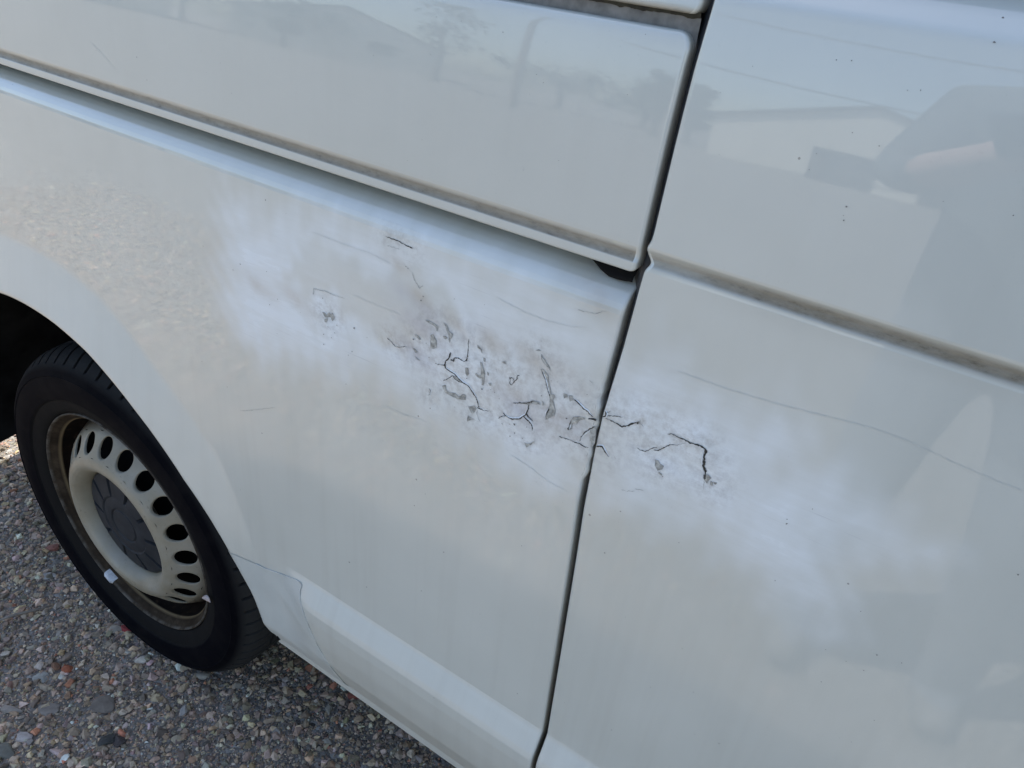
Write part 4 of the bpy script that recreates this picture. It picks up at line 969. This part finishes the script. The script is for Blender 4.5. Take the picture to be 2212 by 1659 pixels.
ST = [
 ('red_stone', 'dark crimson stone lying against the foot of the tyre', -.074, -.004, .034, .022, .016, (.24, .035, .04), .3),
 ('brick_fragment', 'orange red brick fragment on the gravel below the tyre', -.079, -.126, .026, .022, .016, (.30, .105, .06), .9),
 ('brick_fragment', 'dull rust brown brick fragment beside the orange one', -.101, -.137, .026, .018, .013, (.20, .115, .075), .2),
 ('flat_stone', 'pale blue grey flat stone just below the brick fragments', -.098, -.166, .040, .027, .010, (.33, .355, .365), .5),
 ('pebble', 'long white pebble on the gravel below the tyre', .013, -.031, .030, .018, .014, (.52, .52, .50), .9),
 ('pebble', 'brightest small white pebble near the bottom of the gravel', .087, -.230, .022, .015, .013, (.78, .79, .80), 1.2),
 ('flat_stone', 'broad mid grey flat stone in the lower left gravel', -.023, -.196, .055, .036, .010, (.24, .235, .235), .6),
 ('flat_stone', 'wide dull brownish grey flat stone amid the gravel', .044, -.131, .060, .045, .010, (.175, .165, .155), .7),
 ('slate_piece', 'blackish slate piece, the larger of two dark ones', .113, -.169, .042, .030, .016, (.045, .052, .058), .8),
 ('slate_piece', 'smaller dark stone beside the blackish slate piece', .132, -.157, .030, .022, .014, (.055, .05, .055), .2),
 ('pebble', 'angular tan pebble in the middle of the gravel', .020, -.104, .028, .019, .012, (.34, .30, .25), .5),
 ('stone', 'curved grey stone with a dark hollow under its edge', -.076, -.232, .048, .022, .016, (.27, .26, .26), .4),
 ('stone', 'smooth greenish grey stone at the lower left corner', -.004, -.283, .040, .034, .016, (.155, .17, .165), .2),
 ('pebble', 'oval grey blue pebble on the shaded gravel right of the tyre', .168, -.053, .026, .016, .013, (.34, .35, .37), 1.9),
 ('stone', 'knobbly light grey stone next to the crimson one', -.095, -.017, .034, .026, .016, (.33, .32, .30), .2),
 ('pebble', 'small round white pebble left of the knobbly stone', -.128, -.032, .016, .014, .012, (.56, .56, .53), .1),
 ('stone', 'mottled pale stone near the ground contact of the tyre', .134, .018, .034, .020, .012, (.29, .29, .28), .6),
 ('pebble', 'plump cream pebble on the gravel right of the slate', .207, -.095, .026, .017, .013, (.36, .33, .27), 1.3),
 ('pebble', 'oblong pale lilac pebble near the left edge', -.007, -.250, .034, .020, .014, (.42, .41, .44), .7),
 ('pebble', 'off white pebble by itself at the left edge of the gravel', -.200, -.175, .022, .016, .013, (.45, .44, .42), .9),
 ('pebble', 'white oblong pebble under the tyre sidewall', -.034, -.036, .030, .014, .012, (.50, .51, .50), .4),
 ('red_stone', 'maroon stone in the dark shade beneath the sill', .397, .160, .034, .024, .016, (.17, .06, .05), .3),
 ('red_stone', 'dusty red stone left of the tyre', -.400, .035, .044, .026, .014, (.22, .10, .085), .8),
 ('flat_stone', 'jagged pale grey flat stone left of the tyre', -.330, -.02, .044, .022, .008, (.36, .37, .39), .6),
]
for i, (n_, lab, x, y, L, Wd, H, col, rot) in enumerate(ST):
    stone(n_, lab, x, y, L, Wd, H, col, rot, 900 + i)
M['twig'] = simple('dry_twig', (.20, .165, .13), .9, .3, 60)
m = MB(); m.tube([(-.285, -.150, .010), (-.268, -.118, .014), (-.252, -.088, .012), (-.238, -.060, .010)], [.0022, .003, .0026, .0014], 7)
tag(m.build('twig', M['twig'], None, True), 'thin dry grey brown twig on the gravel left of the tyre', 'twig')
M['leaf'] = simple('dry_leaf', (.40, .34, .32), .8, .2, 60)
m = MB()
lp = []
for i, u in enumerate(np.linspace(0, 1, 9)):
    wd = .0085 * math.sin(math.pi * min(1, .08 + u * .92)) ** .8
    cx, cz = .2265 + .024 * u, .312 + .008 * math.sin(u * 2.2)
    lp.append([(cx + wd * .4, -.0120 - .004 * u, cz + wd), (cx, -.0150 - .003 * math.sin(u * 3), cz), (cx + wd * .1, -.0115 - .004 * u, cz - wd)])
m.grid(lp)
lf = m.build('dry_leaf', M['leaf'], None, True); sm_ = lf.modifiers.new('thickness', 'SOLIDIFY'); sm_.thickness = .0006
tag(lf, 'small dry pinkish leaf caught between rim and tyre', 'leaf')

# ---------------------------------------------------------------- the yard across from the van (seen mirrored in its paint)
M['cream'] = simple('cream_render', (.62, .58, .48), .85, .06, 2)
M['roof'] = simple('grey_roof_sheet', (.10, .095, .09), .7, .2, 3)
M['door'] = simple('dark_open_doorway', (.025, .025, .028), .8, .2, 3)
M['bark'] = simple('bark', (.10, .08, .06), .9, .3, 12)
M['leafm'] = simple('tree_leaves', (.050, .085, .030), .7, .4, 1.5)
M['wire'] = simple('black_cable', (.02, .02, .02), .6, .1, 5)
M['pole'] = simple('weathered_pole_wood', (.16, .13, .10), .9, .2, 10)

def shed(name, label, x, y, w, d, he, hr, rot, doors, cat='building'):
    o = empty(name, (x, y, 0)); o.rotation_euler = (0, 0, rot)
    m = MB()
    # front gable faces +y in local space
    m.add([(-w / 2, 0, 0), (w / 2, 0, 0), (w / 2, 0, he), (0, 0, hr), (-w / 2, 0, he), (-w / 2, -d, 0), (w / 2, -d, 0), (w / 2, -d, he), (0, -d, hr), (-w / 2, -d, he)],
          [(0, 1, 2, 3, 4), (5, 9, 8, 7, 6), (0, 4, 9, 5), (1, 6, 7, 2)])
    m.build('wall', M['cream'], o)
    for sx in (-1, 1):
        m = MB(); e = .18
        k = (hr - he) / (w / 2)
        a = (sx * (w / 2 + e), he - e * k); b = (0, hr)
        m.add([(a[0], e, a[1] + .02), (b[0], e, b[1] + .02), (b[0], -d - e, b[1] + .02), (a[0], -d - e, a[1] + .02), (a[0], e, a[1] + .13), (b[0], e, b[1] + .13), (b[0], -d - e, b[1] + .13), (a[0], -d - e, a[1] + .13)],
              [(0, 1, 2, 3), (7, 6, 5, 4), (0, 4, 5, 1), (1, 5, 6, 2), (2, 6, 7, 3), (3, 7, 4, 0)])
        m.build('roof', M['roof'], o)
    for dx, dw, dz0, dh in doors:
        m = MB(); m.box((dx - dw / 2, -.05, dz0), (dx + dw / 2, .02, dz0 + dh)); m.build('door' if dz0 < .2 else 'window', M['door'], o)
    return tag(o, label, cat)
shed('shed', 'cream gabled shed with a wide dark doorway opposite the van', -1.3, -18.5, 7.2, 7, 1.9, 3.6, math.pi * 0 + .10, [(-.35, 1.5, .02, 1.45), (1.6, .5, .02, 1.0)])
shed('house', 'low cream house with two dark windows behind the trees', -24, -26, 9, 7, 2.4, 4.2, -.75, [(-2.2, 1.2, 1.0, 1.0), (1.8, 1.2, 1.0, 1.0)])
shed('house', 'long cream house far along the yard with three windows', -33, -17, 12, 7, 2.5, 4.4, -1.1, [(-3.5, 1.2, 1.0, 1.0), (0, 1.2, 1.0, 1.0), (3.4, 1.2, 1.0, 1.0)])

def tree(x, y, h, cr, label, seed, narrow=1.0):
    r = random.Random(seed)
    o = empty('tree', (x, y, 0))
    m = MB(); m.tube([(0, 0, 0), (.05, .03, h * .3), (-.04, .06, h * .62)], [.16, .12, .05], 8)
    for k in range(5):
        a = k * 1.3; m.tube([(.03, .03, h * (.3 + .05 * k)), (math.cos(a) * cr * .5 * narrow, math.sin(a) * cr * .5 * narrow, h * (.52 + .06 * k))], [.06, .015], 6)
    m.build('trunk', M['bark'], o)
    m = MB()
    cl = [(Vector((r.gauss(0, .42) * cr * narrow, r.gauss(0, .42) * cr * narrow, h * r.uniform(.36, .95))), r.uniform(.25, .5) * cr) for _ in range(16)]
    for c_, rad in cl:
        for _ in range(70):
            p = c_ + Vector((r.gauss(0, .5), r.gauss(0, .5), r.gauss(0, .42))) * rad
            u = Vector((r.gauss(0, 1), r.gauss(0, 1), r.gauss(0, 1))).normalized(); v = u.orthogonal().normalized(); s = r.uniform(.07, .16)
            m.add([p - u * s, p + v * s * .6, p + u * s, p - v * s * .6], [(0, 1, 2, 3)])
    cw = m.build('crown', M['leafm'], o); cw['kind'] = 'stuff'
    tag(o, label, 'tree', 'trees across the yard')
for a in [(-16.5, -23, 6.8, 1.9, 'tall pointed tree across the yard', 1, .6), (-13, -26, 3.4, 1.7, 'low rounded tree beside the tall pointed one', 2, 1.1), (-10, -27, 3.0, 1.6, 'shrubby round tree between the shed and the pointed tree', 3, 1.1),
          (-7.6, -22, 3.6, 1.1, 'slim tree standing just left of the shed', 4, .6), (-6.4, -21.5, 3.3, .9, 'second slim tree touching the shed corner', 5, .6),
          (-22, -21, 3.4, 2.2, 'spreading tree in front of the low house', 6, 1.2), (-29, -22, 5.2, 2.6, 'broad tree between the two houses', 7, 1.0), (8, -25, 6.0, 2.6, 'broad tree right of the shed', 8, 1.0), (14, -21, 4.5, 2.2, 'bushy tree far right of the shed', 9, 1.1)]:
    tree(*a)
for i, (x, lab) in enumerate([(-9.5, 'wooden utility pole left of the shed'), (9.0, 'wooden utility pole right of the shed')]):
    o = empty('utility_pole', (x, -17.0, 0))
    m = MB(); m.tube([(0, 0, 0), (0, 0, 7.2)], [.12, .09], 10); m.build('post', M['pole'], o)
    m = MB(); m.box((-.05, -.7, 6.7), (.05, .7, 6.82)); m.build('crossarm', M['pole'], o)
    tag(o, lab, 'pole', 'utility poles')
for i, (zz_, yy_, lab) in enumerate([(6.85, -17.5, 'upper black cable sagging between the utility poles'), (4.6, -17.0, 'lower black cable sagging between the utility poles')]):
    m = MB(); m.tube([(x, yy_, zz_ - 1.1 * (1 - ((x + .25) / 9.25) ** 2)) for x in np.linspace(-9.5, 9.0, 24)], .03, 6)
    tag(m.build('cable', M['wire'], None, True), lab, 'cable', 'cables over the yard')

# --- the person taking the photograph, reflected in the door
M['skin'] = simple('skin', (.50, .32, .25), .55, .08, 12)
M['shirt'] = simple('grey_teal_shirt', (.075, .09, .095), .85, .15, 20)
M['jeans'] = simple('faded_jeans', (.17, .19, .22), .9, .15, 30)
M['hair'] = simple('brown_hair', (.045, .03, .02), .6, .3, 60)
M['shoe'] = simple('grey_shoe', (.2, .19, .18), .6, .2, 20)
M['phone'] = simple('black_phone', (.012, .012, .013), .2, .1, 5)
PX, PY = 1.19, -.98
def skin_mesh(name, V, Ed, Rd, mats, fmat, parent, root=0, sub=3):
    me = bpy.data.meshes.new(name); me.from_pydata(V, Ed, [])
    o = bpy.data.objects.new(name, me); C.objects.link(o)
    sk = o.modifiers.new('skin', 'SKIN'); sk.use_smooth_shade = True
    for i, r in enumerate(Rd):
        me.skin_vertices[0].data[i].radius = r if isinstance(r, tuple) else (r, r)
    me.skin_vertices[0].data[root].use_root = True
    ss = o.modifiers.new('sub', 'SUBSURF'); ss.levels = sub; ss.render_levels = sub
    dg = bpy.context.evaluated_depsgraph_get(); dg.update()
    m2 = bpy.data.meshes.new_from_object(o.evaluated_get(dg))
    o.modifiers.clear(); o.data = m2; m2.name = name
    m2.materials.clear()
    for mm in mats: m2.materials.append(mm)
    for p in m2.polygons: p.material_index = fmat(p.center); p.use_smooth = True
    if parent: o.parent = parent
    return o
V = [(0, 0, .95), (0, 0, 1.10), (0, .0, 1.28), (0, .0, 1.42), (0, .01, 1.50), (0, .04, 1.58), (0, .05, 1.66), (0, .045, 1.73),
     (-.18, .0, 1.41), (-.25, .07, 1.20), (-.135, .30, 1.275), (-.085, .37, 1.315),
     (.18, .0, 1.41), (.24, .08, 1.20), (.09, .31, 1.275), (.03, .37, 1.315),
     (-.10, 0, .90), (-.12, .03, .50), (-.13, 0, .09), (-.14, .14, .04),
     (.10, 0, .90), (.13, .03, .50), (.15, -.02, .09), (.17, .12, .04)]
Ed = [(0, 1), (1, 2), (2, 3), (3, 4), (4, 5), (5, 6), (6, 7), (3, 8), (8, 9), (9, 10), (10, 11), (3, 12), (12, 13), (13, 14), (14, 15), (0, 16), (16, 17), (17, 18), (18, 19), (0, 20), (20, 21), (21, 22), (22, 23)]
Rd = [(.19, .13), (.18, .12), (.20, .13), (.15, .10), .055, .075, .095, .07, .075, .05, .036, .03, .075, .05, .036, .03, .095, .065, .05, .04, .095, .065, .05, .04]
# fingers closed round the phone: five short chains per hand
for hand, wrist, sx in ((11, (-.085, .37, 1.315), 1), (15, (.03, .37, 1.315), -1)):
    for k in range(5):
        L = (.05, .062, .068, .062, .05)[k]
        b = Vector(wrist) + Vector((sx * .006 * (k - 2) * .5, .018, .020 - .017 * k if k else .034))
        i0 = len(V)
        V.append(tuple(b)); V.append(tuple(b + Vector((-sx * .012 * (k > 0), L * .45, .006)))); V.append(tuple(b + Vector((sx * (.004 if k else .02), L * .8, .004))))
        Ed += [(hand, i0), (i0, i0 + 1), (i0 + 1, i0 + 2)]; Rd += [.011, .010, .008]
def fm_(c):
    if c.z < .10: return 3
    if c.z < .96: return 2
    if c.z > 1.50 or (c.y > .20 and c.z > 1.1): return 0
    return 1
person = skin_mesh('person', V, Ed, Rd, [M['skin'], M['shirt'], M['jeans'], M['shoe']], fm_, None)
person.location = (PX, PY, 0)
tag(person, 'person in a grey shirt and faded jeans holding up a phone to photograph the van', 'person')
hv = []
m = MB()
HP = []
for i in range(9):
    ph = math.pi * .62 * i / 8
    HP.append([(.098 * math.sin(ph) * math.cos(a), .035 + .112 * math.sin(ph) * math.sin(a) * (1 if math.sin(a) < 0 else .75), 1.68 + .125 * math.cos(ph)) for a in [2 * math.pi * k / 20 for k in range(20)]])
m.grid(np.array(HP), 0, True)
m.build('hair', M['hair'], person, True)
m = MB()
m.box((-.075, -.036, -.008), (.075, .036, 0))
ph = m.build('phone', M['phone'], None)
ph.matrix_world = M4 @ Matrix.Translation((.055, -.02, .012))
tag(ph, 'black phone held up in both hands in front of the van', 'phone')
